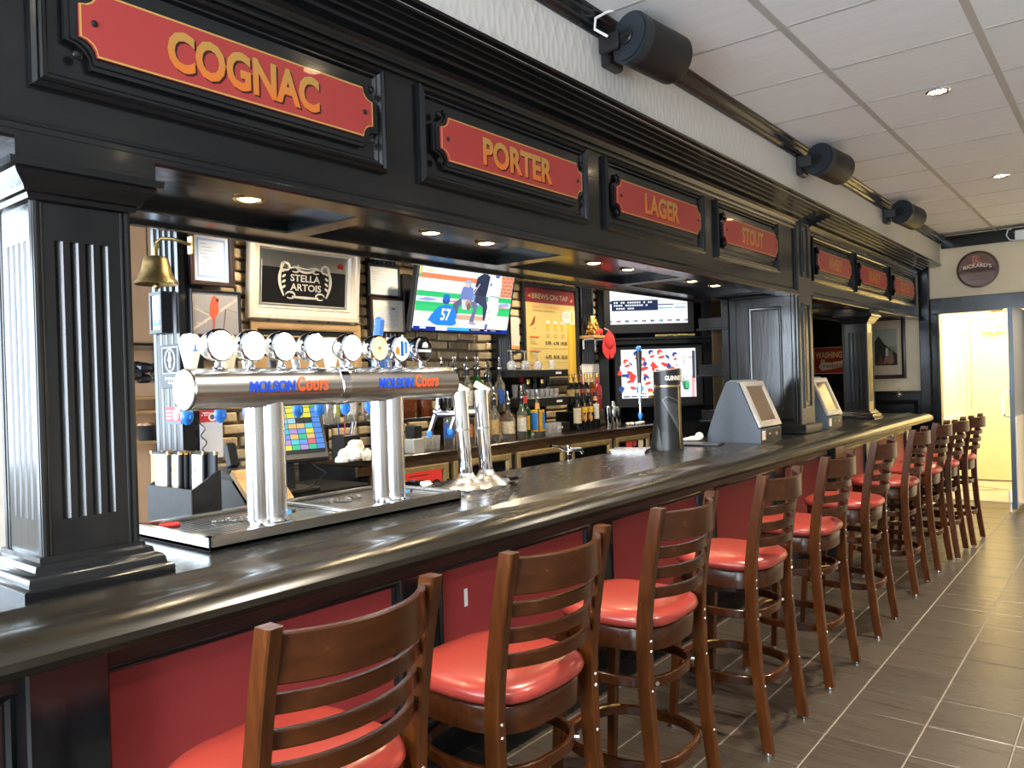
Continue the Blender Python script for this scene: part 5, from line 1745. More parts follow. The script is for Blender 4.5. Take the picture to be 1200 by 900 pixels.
for nm, u0, u1, v0, v1, lb, which in (('television', .07, .765, 2.03, 2.425, 'upper flat television showing a news programme in the corner cabinet', 'news'), ('television', .155, .825, 1.365, 1.80, 'lower flat television showing a hockey crowd in the corner cabinet', 'hockey')):
    tv = thing('television', (O_ @ Vector((.45, -.04, v0 - .05)))[:], lb, 'television', 'televisions in the corner cabinet')
    P = O_ @ T(0, -.045, 0) @ MY
    b = MB(); b.at(P).box(u0 - .06, u1 + .06, v0 - .085, v1 + .03, -.05, 0, .006)
    obj('case', b, BLACKPL, tv)
    b = MB(); b.at(P @ T(u0, v0, .0008) @ Matrix.Diagonal((u1 - u0, v1 - v0, 1, 1)))
    W = (.93, .95, 1.0)
    b.rect(0, 0, 1, 1, W)
    if which == 'news':
        b.poly([(.22, .70), (.30, .82), (.34, .80), (.36, .70)], (.03, .04, .12)); b.poly([(.38, .70), (.42, .80), (.44, .84), (.52, .70)], (.03, .04, .12)); b.poly([(.33, .72), (.36, .88), (.42, .88), (.41, .72)], (1, .85, .75))
        b.rect(.02, .30, .62, .54, (.02, .03, .08))
        b.rect(0, .46, .60, .52, (.02, .03, .08))
        for q, l in ((.47, .55), (.405, .46), (.335, .28)):
            for k in range(int(l * 34)):
                if random.random() < .8:
                    b.rect(.05 + k / 34, q, .05 + k / 34 + .02, q + .035, (.9, .92, .95))
        b.rect(.62, .33, .98, .37, (.25, .45, .85)); b.rect(.62, .41, .82, .44, (.1, .1, .2)); b.rect(.85, .42, .98, .44, (.3, .3, .4)); b.rect(.80, .335, .83, .365, W)
        b.rect(0, .04, 1, .09, (.2, .22, .3))
        for k in range(9):
            b.rect(.02 + .11 * k, .045, .075 + .11 * k, .10, (.9, .92, .98)); b.rect(.085 + .11 * k, .05, .10 + .11 * k, .09, ((.8, .2, .2), (.1, .1, .15), (.2, .6, .6))[k % 3])
    else:
        rd, nv = (.75, .06, .05), (.04, .07, .28)
        b.rect(.78, .80, .97, .83, (.8, .25, .3)); b.rect(.94, .0, .98, .45, (.85, .35, .4))
        for cx, cy, s_, hc in ((.10, .30, 1.0, nv), (.28, .55, 1.25, rd), (.46, .40, 1.2, rd), (.60, .62, 1.1, nv), (.40, .80, .8, nv), (.20, .78, .8, nv), (.68, .40, 1.0, rd), (.52, .78, .9, rd), (.06, .62, .8, rd), (.72, .74, .8, nv), (.33, .25, .9, nv), (.60, .22, .8, rd)):
            b.ell(cx, cy, .10 * s_, .15 * s_, (.88, .89, .95)); b.ell(cx + .02, cy + .05, .055 * s_, .03 * s_, rd, rot=.5); b.ell(cx, cy + .17 * s_, .045 * s_, .065 * s_, hc); b.ell(cx + .012, cy + .14 * s_, .025 * s_, .035 * s_, (.9, .65, .5)); b.poly([(cx - .11 * s_, cy - .03), (cx - .06 * s_, cy - .09), (cx - .10 * s_, cy - .20 * s_), (cx - .15 * s_, cy - .12)], hc); b.ell(cx + .05, cy - .09, .03, .045, rd, rot=1)
        b.rect(.0, .44, .10, .50, nv); b.rect(.02, .02, .10, .05, (.1, .1, .15)); b.rect(.12, .02, .20, .05, (.1, .1, .15)); b.rect(.95, .38, .99, .95, (.06, .07, .12)); b.rect(.94, .30, .99, .37, (.8, .35, .3))
    obj('screen', b, SCREENW, tv, label='lit screen')
b = MB(); b.at(O_)
for k in range(16):
    b.ball((.48 + .022 * k, -.06 + random.uniform(-.02, .02), 1.918), .016, 6, 1.3, 1, .8)
single('leafy_garland', b, mat('dry_garland', (.10, .12, .05), .6, color2=(.35, .25, .1), scale=(60, 60, 60)), 'thin leafy garland lying on the shelf under the upper corner television', 'garland')
# felt claw and tinsel bear on a small bracket shelf
ws = thing('bracket_shelf', (-3.70, 5.77, 1.91), 'small wooden bracket shelf on the brick wall right of the drinks menu', 'shelf')
b = MB(); b.box(-3.80, -3.60, 5.64, 5.91, 1.90, 1.925, .003)
obj('board', b, PINEW, ws)
for y in (5.67, 5.86):
    b = MB(); b.tube([(-3.735, y, 1.81), (-3.735, y, 1.885), (-3.72, y, 1.895), (-3.63, y, 1.895)], .008, 6)
    obj('bracket', b, WHITE, ws)
tb_ = thing('tinsel_ornament', (-3.68, 5.74, 1.9255), 'gold tinsel ornament with red ribbon on the small bracket shelf', 'ornament')
b = MB()
for k in range(110):
    a, hgt = random.uniform(0, 2 * PI), random.uniform(0, .15)
    r = .06 * (1 - hgt / .2)
    b.ball((r * math.cos(a), r * 1.2 * math.sin(a), .015 + hgt), .012, 5)
obj('tinsel', b, GOLDTIN, tb_, True)
b = MB(); b.ball((.06, .03, .03), .032, 10, .6, 1.2, .9); b.ball((.055, -.02, .025), .02, 8)
obj('ribbon', b, REDPL, tb_, True)
b = MB(); b.at(T(-3.57, 5.83, 1.97) @ RZ(-.95) @ MX)
b.prism([(0, 0), (-.04, -.05), (-.062, -.12), (-.060, -.19), (-.035, -.235), (-.008, -.255), (-.001, -.19), (.006, -.25), (.030, -.240), (.052, -.19), (.054, -.12), (.040, -.05)], -.012, .012)
for p in (0,):
    b.ball((0, -.10, 0), .05, 12, 1, 1.6, .5)
lc_ = thing('felt_claw', (-3.57, 5.83, 1.72), 'red felt lobster claw hanging from the bracket shelf beside the corner cabinet', 'decoration')
obj('claw', b, REDPL, lc_)
b = MB(); b.tube([(-3.57, 5.83, 1.965), (-3.61, 5.82, 1.99)], .004, 6)
obj('loop', b, WHITE, lc_)
# dark wall closing the recess beyond the corner unit
b = MB(); b.box(-3.98, -3.9, 6.5, YEND, 0, ZC)
struct('wall_recess', b, mat('dark_recess', (.05, .04, .03), .8, var=.1))
b = MB(); b.box(-3.3, -3.24, 7.8, 7.86, .9, 2.4, .004); b.box(-3.12, -3.05, 7.8, 7.86, .9, 2.4, .004); b.box(-2.95, -2.70, 7.84, 7.87, .9, 2.1)
struct('trim_12', b, mat('golden_frame', (.30, .22, .10), .45))
# ------------------------------------------------------------------ pictures and screens on the brick wall
def framed(name, y0, y1, z0, z1, x, fw, fm, label, cat, th=.022, group=None, prof=None):
    t = thing(name, (x, (y0 + y1) / 2, z0), label, cat, group)
    b = MB(); b.at(face_x(x, 0, 0)).frame(y0, y1, z0, z1, prof or [(0, 0), (0, th), (.004, th + .004), (fw * .7, th + .002), (fw, th - .008), (fw, .002)])
    obj('frame', b, fm, t)
    b = MB(); b.at(face_x(x, 0, 0)).box(y0 + fw * .8, y1 - fw * .8, z0 + fw * .8, z1 - fw * .8, 0, .006)
    obj('backing', b, PAPER, t)
    b = MB(); b.at(face_x(x + .0065, y0 + fw, z0 + fw))
    return t, b, y1 - y0 - 2 * fw, z1 - z0 - 2 * fw


# mirror in the pale frame
XM = -3.775
pf = [(0, 0), (0, .030), (.006, .038), (.030, .040), (.036, .030), (.060, .024), (.066, .028), (.072, .014), (.078, .004)]
t, b, W, H = framed('bar_mirror', 2.403, 3.172, 1.938, 2.402, XM, .078, WHITEWOOD, 'bar mirror with pale wooden frame and scrolled silver lettering on the brick wall', 'mirror', prof=pf)
b.box(0, W, 0, H, 0, .002)
obj('mirror_glass', b, mat('silvered_glass', (.72, .72, .72), .28, 1.0), t)
SILV = mat('silver_etch', (.62, .58, .50), .35, .3)
b = MB(); b.at(face_x(XM + .0090, 2.403 + .078, 1.938 + .078))
b.rect(.012, .012, W - .012, H * .70, (.006, .006, .007))
obj('black_print', b, PRINT, t)
b = MB(); b.at(face_x(XM + .0096, 2.403 + .078, 1.938 + .078))
b._l = 2
b.text('STELLA', W * .33, W * .665, H * .47, H * .60, None, .02); b.text('ARTOIS', W * .33, W * .68, H * .30, H * .43, None, .02)
cx, cy = W / 2, H * .45
def band(pts, wd):
    out = []
    n = len(pts)
    for i, (x, y) in enumerate(pts):
        a, c = pts[max(0, i - 1)], pts[min(n - 1, i + 1)]
        dx, dy = c[0] - a[0], c[1] - a[1]
        L = math.hypot(dx, dy) or 1
        k = wd * (.35 + .65 * math.sin(PI * (i + .5) / n))
        out += [(x - dy / L * k, y + dx / L * k, .0005), (x + dy / L * k, y - dx / L * k, .0005)]
    b.add(out, [(2 * i, 2 * i + 1, 2 * i + 3, 2 * i + 2) for i in range(n - 1)])
for s in (-1, 1):
    band([(cx + s * W * (.24 + .05 * math.sin(t_ * 3.1)) , cy - H * .26 + H * .62 * t_) for t_ in [k / 12 for k in range(13)]], .010)
    band([(cx + s * W * (.17 + .05 * math.cos(a)), cy - H * .24 + H * .06 * math.sin(a)) for a in [k * .5 for k in range(12)]], .006)
    band([(cx + s * W * (.23 + .05 * math.cos(a)), cy + H * .28 + H * .07 * math.sin(a)) for a in [k * .5 for k in range(12)]], .007)
    band([(cx + s * W * (.12 + .045 * math.cos(a)), cy + H * .24 + H * .05 * math.sin(a)) for a in [k * .5 for k in range(12)]], .006)
    for q in range(4):
        band([(cx + s * W * (.26 - .035 * t_), cy - H * .12 + H * .1 * q + H * .05 * t_) for t_ in (0, .3, .6, 1)], .007)
band([(cx - W * .15, cy - H * .27), (cx, cy - H * .275), (cx + W * .15, cy - H * .27)], .008)
band([(cx + W * .13 * math.cos(a), cy + H * .36 - H * .16 * math.sin(a)) for a in [.3 + k * .21 for k in range(13)]], .007)
band([(cx + W * .10 * math.cos(a), cy + H * .38 - H * .12 * math.sin(a)) for a in [.3 + k * .21 for k in range(13)]], .004)
for q in ((.012, .010, W - .012, .014), (.012, .010, .016, H * .8), (W - .016, .010, W - .012, H * .9)):
    b.add([(q[0], q[1], .0005), (q[2], q[1], .0005), (q[2], q[3], .0005), (q[0], q[3], .0005)], [(0, 1, 2, 3)])
obj('etched_design', b, SILV, t)
b = MB(); b.at(face_x(XM + .0096, 2.403 + .078, 1.938 + .078)); b.poly([(W * .87, H * .80), (W * .945, H * .78), (W * .945, H * .86), (W * .92, H * .885), (W * .89, H * .885), (W * .87, H * .86)], (.30, .02, .02))
obj('red_crest', b, PRINT, t)

t.rotation_euler = (0, math.radians(5), 0)

# oak-framed poster under the mirror
t, b, W, H = framed('framed_poster', 2.43, 3.20, 1.44, 1.925, -3.782, .045, OAKFRAME, 'oak-framed black and tan poster partly hidden behind the tap medallions', 'poster')
b.rect(0, 0, W, H, (.40, .25, .12)); b.rect(0, H * .62, W, H, (.012, .012, .014)); b.rect(.02, H * .9, W - .02, H * .92, (.45, .30, .12)); b.rect(W * .15, H * .7, W * .3, H * .8, (.2, .22, .5)); b.rect(W * .55, H * .72, W * .8, H * .78, (.12, .16, .4)); b.text('SS', W * .76, W * .93, H * .30, H * .46, (.05, .03, .02), .02); b.rect(W * .5, H * .28, W * .66, H * .36, (.75, .7, .6)); b.rect(W * .14, H * .30, W * .22, H * .44, (.3, .32, .7))
obj('poster_print', b, PRINT, t)

# certificates
t, b, W, H = framed('certificate', 2.055, 2.30, 2.085, 2.385, -3.715, .026, DKFRAME, 'blue-bordered certificate in a dark brown frame beside the brass bell', 'certificate')
b.rect(0, 0, W, H, (.66, .70, .80)); b.rect(.016, .018, W - .016, H - .03, (.30, .42, .70)); b.rect(.026, .028, W - .026, H - .04, (.66, .71, .82)); b.rect(.05, H - .018, W - .03, H - .012, (.35, .4, .55))
for k in range(9):
    b.rect(.035 + .01 * (k % 3), H - .06 - .017 * k, .07 + .035 * ((k * 7) % 3), H - .055 - .017 * k, (.42, .47, .60))
obj('printed_sheet', b, PRINT, t)
for k, (y0, y1, z0, z1, fm, lb) in enumerate(((3.25, 3.515, 2.112, 2.315, BLACKPL, 'grey certificate in a thin black frame, upper of the two beside the mirror'), (3.265, 3.55, 1.88, 2.108, DKFRAME, 'matted certificate in a dark brown frame, lower of the two beside the mirror'))):
    t, b, W, H = framed('certificate', y0, y1, z0, z1, -3.74, .014, fm, lb, 'certificate', .016)
    b.rect(0, 0, W, H, (.55, .55, .54) if k == 0 else (.66, .62, .54))
    if k:
        b.rect(.045, .03, W - .04, H - .04, (.50, .51, .54)); b.rect(W * .62, H - .058, W * .75, H - .050, (.04, .04, .05))
    for q in range(7):
        u = .02 if k == 0 else .06
        b.rect(u, H - (.035 if k == 0 else .075) - .017 * q, u + .06 + .03 * ((q * 5) % 4), H - (.031 if k == 0 else .072) - .017 * q, (.38, .38, .40))
    obj('printed_sheet', b, PRINT, t)

# bird photograph
t, b, W, H = framed('bird_photograph', 2.05, 2.335, 1.825, 2.065, -3.715, .014, BLACKPL, 'black-framed photograph of a red bird on a bare branch below the certificate', 'photograph', .016)
b.rect(0, 0, W, H, (.30, .27, .26)); b.rect(0, H * .55, W, H, (.33, .30, .29))
for p, q, w_, c in (((.0, .02), (W * .98, H * .88), .012, (.55, .45, .36)), ((W * .72, H * .62), (W * .66, H * .1), .008, (.16, .11, .10)), ((W * .72, H * .62), (W * .98, H * .55), .004, (.22, .17, .15)), ((W * .45, H * .4), (.01, H * .62), .007, (.52, .44, .38)), ((W * .3, H * .28), (.02, H * .25), .006, (.5, .42, .36)), ((W * .84, H * .75), (W * .97, H * .98), .004, (.4, .3, .26)), ((W * .2, H * .5), (W * .08, H * .7), .003, (.48, .4, .36))):
    b.line(p, q, w_, c)
b.poly([(W * .36, H * .45), (W * .37, H * .68), (W * .42, H * .86), (W * .47, H * .97), (W * .51, H * .90), (W * .57, H * .84), (W * .56, H * .70), (W * .57, H * .55), (W * .50, H * .42), (W * .43, H * .36)], (.62, .10, .05)); b.poly([(W * .43, H * .38), (W * .49, H * .42), (W * .47, H * .10), (W * .42, H * .10)], (.40, .10, .08)); b.ell(W * .54, H * .83, .009, .010, (.10, .03, .03)); b.poly([(W * .57, H * .83), (W * .60, H * .80), (W * .565, H * .79)], (.75, .3, .12))
obj('photo_print', b, PRINT, t)


def facing_y(name, x0, x1, z0, z1, y, fw, fm, label, cat):
    t = thing(name, ((x0 + x1) / 2, y, z0), label, cat)
    b = MB(); b.at(face_y(0, y, 0)).frame(x0, x1, z0, z1, [(0, 0), (0, .05), (fw, .05), (fw, .04)])
    obj('frame', b, fm, t)
    b = MB(); b.at(face_y(x0 + fw, y - .0405, z0 + fw))
    return t, b, x1 - x0 - 2 * fw, z1 - z0 - 2 * fw


t, b, W, H = facing_y('small_photograph', -3.925, -3.80, 1.845, 2.055, 2.0, .018, BLACKPL, 'small black-framed photograph of a sportsman on the fluted pilaster under the bell', 'photograph')
b.rect(0, 0, W, H, (.78, .82, .86)); b.rect(W * .15, H * .12, W * .85, H * .9, (.62, .72, .80)); b.rect(W * .15, H * .12, W * .85, H * .3, (.05, .22, .55)); b.poly([(W * .36, H * .2), (W * .42, H * .62), (W * .36, H * .74), (W * .62, H * .74), (W * .58, H * .45), (W * .64, H * .2), (W * .52, H * .2), (W * .50, H * .44), (W * .46, H * .2)], (.80, .80, .82)); b.ell(W * .49, H * .79, W * .10, H * .06, (.6, .42, .34)); b.ell(W * .49, H * .84, W * .11, H * .035, (.08, .10, .25))
obj('photo_print', b, PRINT, t)
es = thing('staff_sign', (-3.80, 2.0, 1.57), 'black staff sign with white figure in an oval on the fluted pilaster', 'sign')
b = MB(); b.at(face_y(0, 2.0, 0)).box(-3.905, -3.715, 1.565, 1.785, .001, .008, .002)
obj('board', b, BLACKPL, es)
b = MB(); b.at(face_y(-3.905, 1.9915, 1.565)); b._l = 0
WH = (.80, .80, .80)
b.rect(.018, .075, .172, .208, (.45, .46, .48)); b.rect(.022, .079, .168, .204, (.012, .013, .015)); b.ell(.095, .142, .052, .060, WH, 26); b.ell(.095, .142, .044, .052, (.012, .013, .015), 26)
b.ell(.095, .178, .008, .009, WH); b.poly([(.085, .168), (.105, .168), (.112, .14), (.106, .138), (.104, .148), (.104, .104), (.097, .102), (.095, .13), (.092, .102), (.086, .104), (.087, .148), (.080, .136), (.075, .140)], WH)
b.text('Employees', .045, .150, .040, .058, WH, .01); b.text('Only', .075, .120, .018, .036, WH, .01)
obj('sign_print', b, PRINT, es)
rn = MB(); rn.at(face_y(-3.88, 1.998, 1.385)); rn.rect(0, 0, .15, .085, (.60, .06, .07)); rn.rect(0, 0, .15, .012, (.10, .15, .5)); rn.ell(.095, .045, .026, .027, (.85, .82, .84)); rn.ell(.095, .045, .010, .012, (.3, .3, .4)); rn.rect(.01, .06, .06, .068, (.9, .8, .8)); rn.rect(.01, .042, .055, .05, (.9, .8, .8)); rn.rect(.10, .055, .145, .085, (.8, .78, .84)); rn.rect(.01, .024, .055, .032, (.9, .8, .8))
single('red_notice', rn, PRINT, 'small red and white notice stuck low on the fluted pilaster', 'notice')

# brass bell
bell = thing('brass_bell', (-3.66, 1.86, 2.05), 'tarnished brass bell hanging from a curved bracket on the fluted pilaster', 'bell')
bm = T(-3.66, 1.86, 2.065)
b = MB(); b.at(bm).lathe([(.098, 0), (.102, .003), (.098, .012), (.083, .030), (.070, .060), (.062, .095), (.058, .118), (.050, .130), (.030, .136), (.0001, .138)], 30, False); b.lathe([(.090, .004), (.066, .05), (.05, .12), (.0001, .13)], 24, False)
obj('bell_cup', b, OLDBRASS, bell)
b = MB(); b.at(bm).ball((0, 0, -.008), .016, 12); b.cyl((0, 0, 0), (0, 0, .12), .004, 6)
obj('clapper', b, OLDBRASS, bell)
b = MB(); b.at(bm).tube([(0, 0, .135), (0, 0, .165), (.002, .004, .185), (.01, .012, .196)], .012, 8); b.tube([(.0, .0, .165), (-.02, .01, .20), (.0, .03, .225), (.04, .07, .222), (.07, .11, .205), (.075, .145, .195)], .009, 8)
obj('bracket', b, OLDBRASS, bell)
b = MB(); b.at(bm @ T(.075, .138, .195)).box(-.022, .022, -.006, .002, -.045, .045, .006)
obj('wall_plate', b, BRASS, bell)

# television with the ball game, tilted forward on the brick wall
tv = thing('television', (-3.56, 3.955, 1.88), 'flat television showing a baseball game, tilted out from the brick wall', 'television')
tm_ = T(-3.60, 3.955, 1.884) @ RY(math.radians(13)) @ MX
b = MB(); b.at(tm_).box(-.492, .492, 0, .46, -.045, 0, .008)
obj('case', b, BLACKPL, tv)
b = MB(); b.at(tm_).frame(-.492, .492, 0, .46, [(.002, 0), (.004, .006), (.014, .006), (.016, .0005)])
obj('bezel', b, BLACKPL, tv)
b = MB(); b.at(tm_ @ T(-.476, .028, .001) @ Matrix.Diagonal((.952, .417, 1, 1)))
WHT, GRN, DIRT, NV = (.95, .93, .92), (.03, .50, .16), (.88, .70, .60), (.02, .03, .07)
b.rect(0, 0, 1, 1, WHT); b.rect(.86, .58, 1, 1, (.60, .20, .10))
for r in range(7):
    b.rect(.86, .585 + .06 * r, 1, .592 + .06 * r, (.80, .5, .4))
    for c in range(3):
        b.rect(.875 + .05 * c + .02 * (r % 2), .59 + .06 * r, .879 + .05 * c + .02 * (r % 2), .65 + .06 * r, (.8, .5, .4))
b.rect(0, .78, .62, .86, (.85, .22, .10)); b.rect(0, .72, 1, .775, (.93, .82, .76)) if False else b.rect(0, .60, .86, .77, (.94, .90, .86)); b.rect(.86, .50, 1, .60, (.85, .60, .55))
b.rect(0, .36, 1, .585, GRN); b.rect(0, .42, 1, .50, (.75, .78, .82)); b.poly([(.0, .44), (.10, .49), (.22, .46), (.12, .43)], (.30, .35, .65)); b.poly([(.28, .45), (.44, .49), (.40, .43)], (.7, .25, .3)); b.poly([(.60, .42), (.72, .49), (.70, .41)], (.25, .35, .7)); b.poly([(.84, .40), (.99, .45), (.96, .50), (.85, .47)], (.30, .38, .72)); b.rect(.86, .405, .97, .415, (.8, .25, .2)); b.poly([(.9, .43), (.95, .45), (.92, .47)], (.8, .3, .3))
b.rect(0, .22, 1, .36, (.04, .55, .18)); b.rect(0, .06, 1, .27, (.94, .76, .68)); b.poly([(.30, .16), (.72, .16), (.80, .24), (.36, .25)], (.62, .38, .26)); b.poly([(.30, .10), (.9, .10), (.8, .17), (.36, .17)], (.95, .82, .74))
b.rect(.0, .80, .025, 1, (.05, .5, .2)); b.rect(.0, .84, .02, .95, (.8, .6, .1)); b.rect(.06, .88, .14, .94, (.9, .55, .3)); b.poly([(.05, .9), (.06, .96), (.10, .92), (.14, .97), (.15, .9)], (.9, .75, .6)); b.rect(.2, .92, .4, .935, (.8, .88, .92)); b.rect(.3, .88, .52, .892, (.85, .9, .92))
# umpire
b.poly([(.56, .64), (.58, .88), (.66, .98), (.72, .92), (.71, .70), (.70, .56), (.60, .58)], NV); b.poly([(.58, .60), (.70, .58), (.735, .40), (.74, .18), (.70, .18), (.68, .40), (.62, .46), (.58, .44)], (.04, .05, .10)); b.line((.60, .66), (.54, .52), .03, (.05, .06, .1)); b.ell(.665, .98, .03, .03, (.9, .7, .6))
b.line((.58, .72), (.52, .62), .02, (.7, .75, .85)); b.line((.615, .78), (.56, .60), .008, (.6, .65, .8))
# catcher
b.poly([(.42, .56), (.44, .70), (.50, .74), (.55, .70), (.57, .54), (.53, .42), (.45, .42)], (.16, .22, .50)); b.ell(.49, .76, .035, .06, (.25, .45, .70)); b.ell(.485, .74, .022, .035, (.75, .5, .4)); b.poly([(.43, .52), (.36, .42), (.37, .24), (.42, .26), (.42, .38), (.48, .46)], (.10, .12, .22)); b.poly([(.53, .46), (.58, .36), (.55, .14), (.60, .13), (.60, .20), (.62, .42), (.58, .50)], (.14, .16, .30)); b.poly([(.44, .50), (.53, .50), (.55, .34), (.46, .34)], (.60, .60, .68)); b.ell(.515, .44, .030, .06, (.45, .28, .18)); b.ell(.525, .39, .022, .06, (.20, .12, .10)); b.ell(.565, .56, .02, .04, (.2, .3, .6)); b.poly([(.54, .13), (.62, .12), (.63, .10), (.55, .11)], (.1, .12, .3))
# batter
b.poly([(.73, .56), (.72, .80), (.76, .95), (.84, .96), (.86, .80), (.84, .58), (.86, .36), (.82, .10), (.77, .08), (.79, .32), (.74, .14), (.72, .14), (.73, .40)], (.93, .92, .95)); b.rect(.745, .585, .845, .60, (.08, .1, .25)); b.ell(.80, .94, .026, .036, (.10, .15, .40)); b.ell(.735, .79, .016, .03, (.2, .3, .6)); b.line((.745, .12), (.74, .02), .03, (.10, .16, .45)); b.poly([(.80, .10), (.80, .04), (.84, .05)], (.8, .82, .9)); b.line((.75, .36), (.745, .30), .012, (.7, .3, .2))
# pitcher in blue with the number
b.poly([(.16, .10), (.17, .26), (.22, .36), (.30, .40), (.37, .36), (.41, .24), (.42, .10), (.38, .06), (.22, .06)], (.02, .22, .70)); b.ell(.285, .46, .038, .06, (.03, .08, .30)); b.ell(.285, .505, .036, .055, (.02, .14, .55)); b.line((.18, .24), (.145, .12), .04, (.02, .22, .70)); b.line((.145, .10), (.16, .06), .025, (.9, .85, .85)); b.line((.41, .18), (.44, .04), .022, (.85, .6, .5))
b.text('57', .250, .345, .14, .33, (.95, .95, .95), .02)
b.rect(0, -.03, 1, .035, (.01, .03, .28)); b.rect(.06, .0, .12, .03, (.7, .75, .9)); b.rect(.215, -.02, .33, .05, (.75, .85, .95)); b.rect(.33, -.01, .56, .04, (.05, .40, .70)); b.rect(.57, -.005, .92, .03, (.01, .01, .02)); b.rect(.58, .006, .68, .02, (.5, .52, .55)); b.rect(.73, .004, .76, .022, (.55, .55, .6)); b.rect(.80, .004, .86, .02, (.3, .32, .36))
obj('screen', b, SCREENW, tv, label='lit screen')
b = MB(); b.box(-3.79, -3.62, 3.80, 4.10, 2.0, 2.2, .01); b.box(-3.79, -3.74, 3.56, 3.65, 1.95, 2.28, .01)
obj('wall_bracket', b, BLACKPL, tv)

# drinks menu board
t, b, W, H = framed('menu_board', 4.85, 5.625, 1.535, 2.335, -3.77, .035, BLACKPL, 'tall yellow drinks price board in a black frame between television and corner cabinet', 'menu board')
YEL = (.60, .46, .16)
b.rect(0, 0, W, H, YEL); b.rect(0, H * .835, W, H, (.22, .025, .03)); b.text('BREWS ON TAP', W * .14, W * .86, H * .88, H * .94, (.42, .36, .24), .01); b.poly([(W * .06, H * .90), (W * .10, H * .93), (W * .12, H * .89)], (.5, .3, .1)); b.poly([(W * .90, H * .89), (W * .96, H * .92), (W * .94, H * .87)], (.5, .3, .1))
b.text('TREAT YOURSELF', W * .13, W * .66, H * .775, H * .805, (.72, .12, .08), .0); b.text('draught selection', W * .16, W * .58, H * .735, H * .758, (.16, .06, .03), .0)
b.rect(W * .83, 0, W, H * .62, (.62, .36, .03)); b.rect(W * .86, 0, W * .93, H * .62, (.70, .45, .06)); b.ell(W * .83, H * .70, W * .125, H * .078, (.55, .30, .28), 24); b.ell(W * .83, H * .70, W * .115, H * .071, (.66, .62, .58), 24); b.rect(W * .89, H * .62, W * .99, H * .78, (.70, .68, .62)); b.rect(W * .905, H * .64, W * .955, H * .77, (.68, .45, .08))
for k in range(3):
    b.rect(W * .76, H * (.73 - .022 * k), W * .87, H * (.738 - .022 * k), (.40, .33, .36))
b.poly([(W * .06, H * .565), (W * .11, H * .60), (W * .15, H * .66), (W * .19, H * .69), (W * .185, H * .63), (W * .16, H * .59)], (.28, .07, .03)); b.rect(W * .16, H * .545, W * .2, H * .552, (.2, .15, .08)); b.poly([(W * .12, H * .50), (W * .155, H * .53), (W * .2, H * .50)], (.5, .42, .2))
for k in range(3):
    u = W * (.40 + .15 * k)
    b.poly([(u, H * .53), (u + W * .05, H * .53), (u + W * .06, H * .63), (u - W * .01, H * .63)], (.66, .40, .05)); b.rect(u - W * .01, H * .61, u + W * .06, H * .64, (.72, .68, .56)); b.rect(u - W * .01, H * .48, u + W * .07, H * .488, (.5, .25, .1)); b.rect(u, H * .455, u + W * .06, H * .462, (.5, .15, .08))
for r, (zz, pr_) in enumerate(((.39, ('5.75', '6.75', '19.25')), (.235, ('6.75', '8.25', '22.25')), (.08, ('6.75', '7.75', '23.25')))):
    b.rect(W * .07, H * (zz + .055), W * .25, H * (zz + .072), (.62, .14, .06))
    for q in range(3):
        b.rect(W * .07, H * (zz + .03 - .022 * q), W * (.16 + .03 * q), H * (zz + .036 - .022 * q), (.42, .30, .12))
    for k, p in enumerate(pr_):
        b.text(p, W * (.37 + .155 * k), W * (.485 + .155 * k + .015 * (k == 2)), H * (zz - .02), H * (zz + .018), (.05, .03, .02), .03)
    b.rect(W * .05, H * (zz - .062), W * .82, H * (zz - .058), (.40, .28, .10))
obj('printed_menu', b, PRINT, t)
b = MB(); b.at(face_x(-3.76, 0, 0)); b.rect(4.62, 1.82, 4.80, 2.05, (.62, .58, .50)); b.rect(4.60, 1.80, 4.80, 1.825, (.6, .3, .12))
single('pale_card', b, PRINT, 'pale card peeping out right of the baseball television', 'card')

# red sports sign and framed print on the end wall
ps = thing('red_sports_sign', (-3.17, YEND - .035, 1.52), 'red sign with cream lettering on black boarding, half hidden by the far column', 'sign')
b = MB(); b.at(face_y(0, YEND - .031, 0)).box(-3.36, -2.80, 1.515, 1.885, 0, .014, .004)
obj('board', b, DARKRED, ps)
b = MB(); b.at(face_y(-3.36, YEND - .0455, 1.515)); b.rect(.01, .01, .55, .36, (.55, .40, .22)); b.rect(.018, .018, .542, .352, (.33, .028, .018)); b.text('WASHINGTON', .03, .53, .215, .30, (.72, .48, .20), .03); b.poly([(.07, .10), (.10, .17), (.22, .155), (.42, .185), (.50, .13), (.42, .10), (.22, .07), (.11, .05)], (.72, .60, .40)); b.text('redskins', .13, .44, .085, .145, (.25, .14, .08), .02); b.poly([(.09, .17), (.16, .175), (.15, .20), (.10, .20)], (.6, .45, .25))
obj('sign_print', b, SIGNP, ps)
t = thing('framed_print', (-2.47, YEND, 1.45), 'dark-framed print with cream mat on the end wall behind the far column', 'picture')
b = MB(); b.at(face_y(0, YEND, 0)).frame(-2.70, -2.235, 1.44, 2.225, [(0, 0), (0, .035), (.02, .042), (.045, .030), (.05, .008)])
obj('frame', b, DKFRAME, t)
b = MB(); b.at(face_y(-2.65, YEND - .008, 1.49)); b.rect(0, 0, .365, .685, (.70, .58, .40)); b.rect(.05, .12, .315, .58, (.28, .30, .22))
b.rect(.05, .36, .315, .58, (.42, .45, .36)); b.poly([(.05, .12), (.05, .42), (.10, .50), (.16, .40), (.22, .34), (.315, .26), (.315, .12)], (.05, .05, .04)); b.poly([(.15, .14), (.19, .32), (.26, .30), (.28, .16)], (.30, .20, .14)); b.poly([(.18, .34), (.21, .34), (.21, .24), (.18, .24)], (.62, .60, .55)); b.poly([(.08, .14), (.12, .26), (.15, .14)], (.25, .08, .05)); b.rect(.21, .14, .26, .22, (.4, .2, .12))
obj('printed_scene', b, PRINT, t)
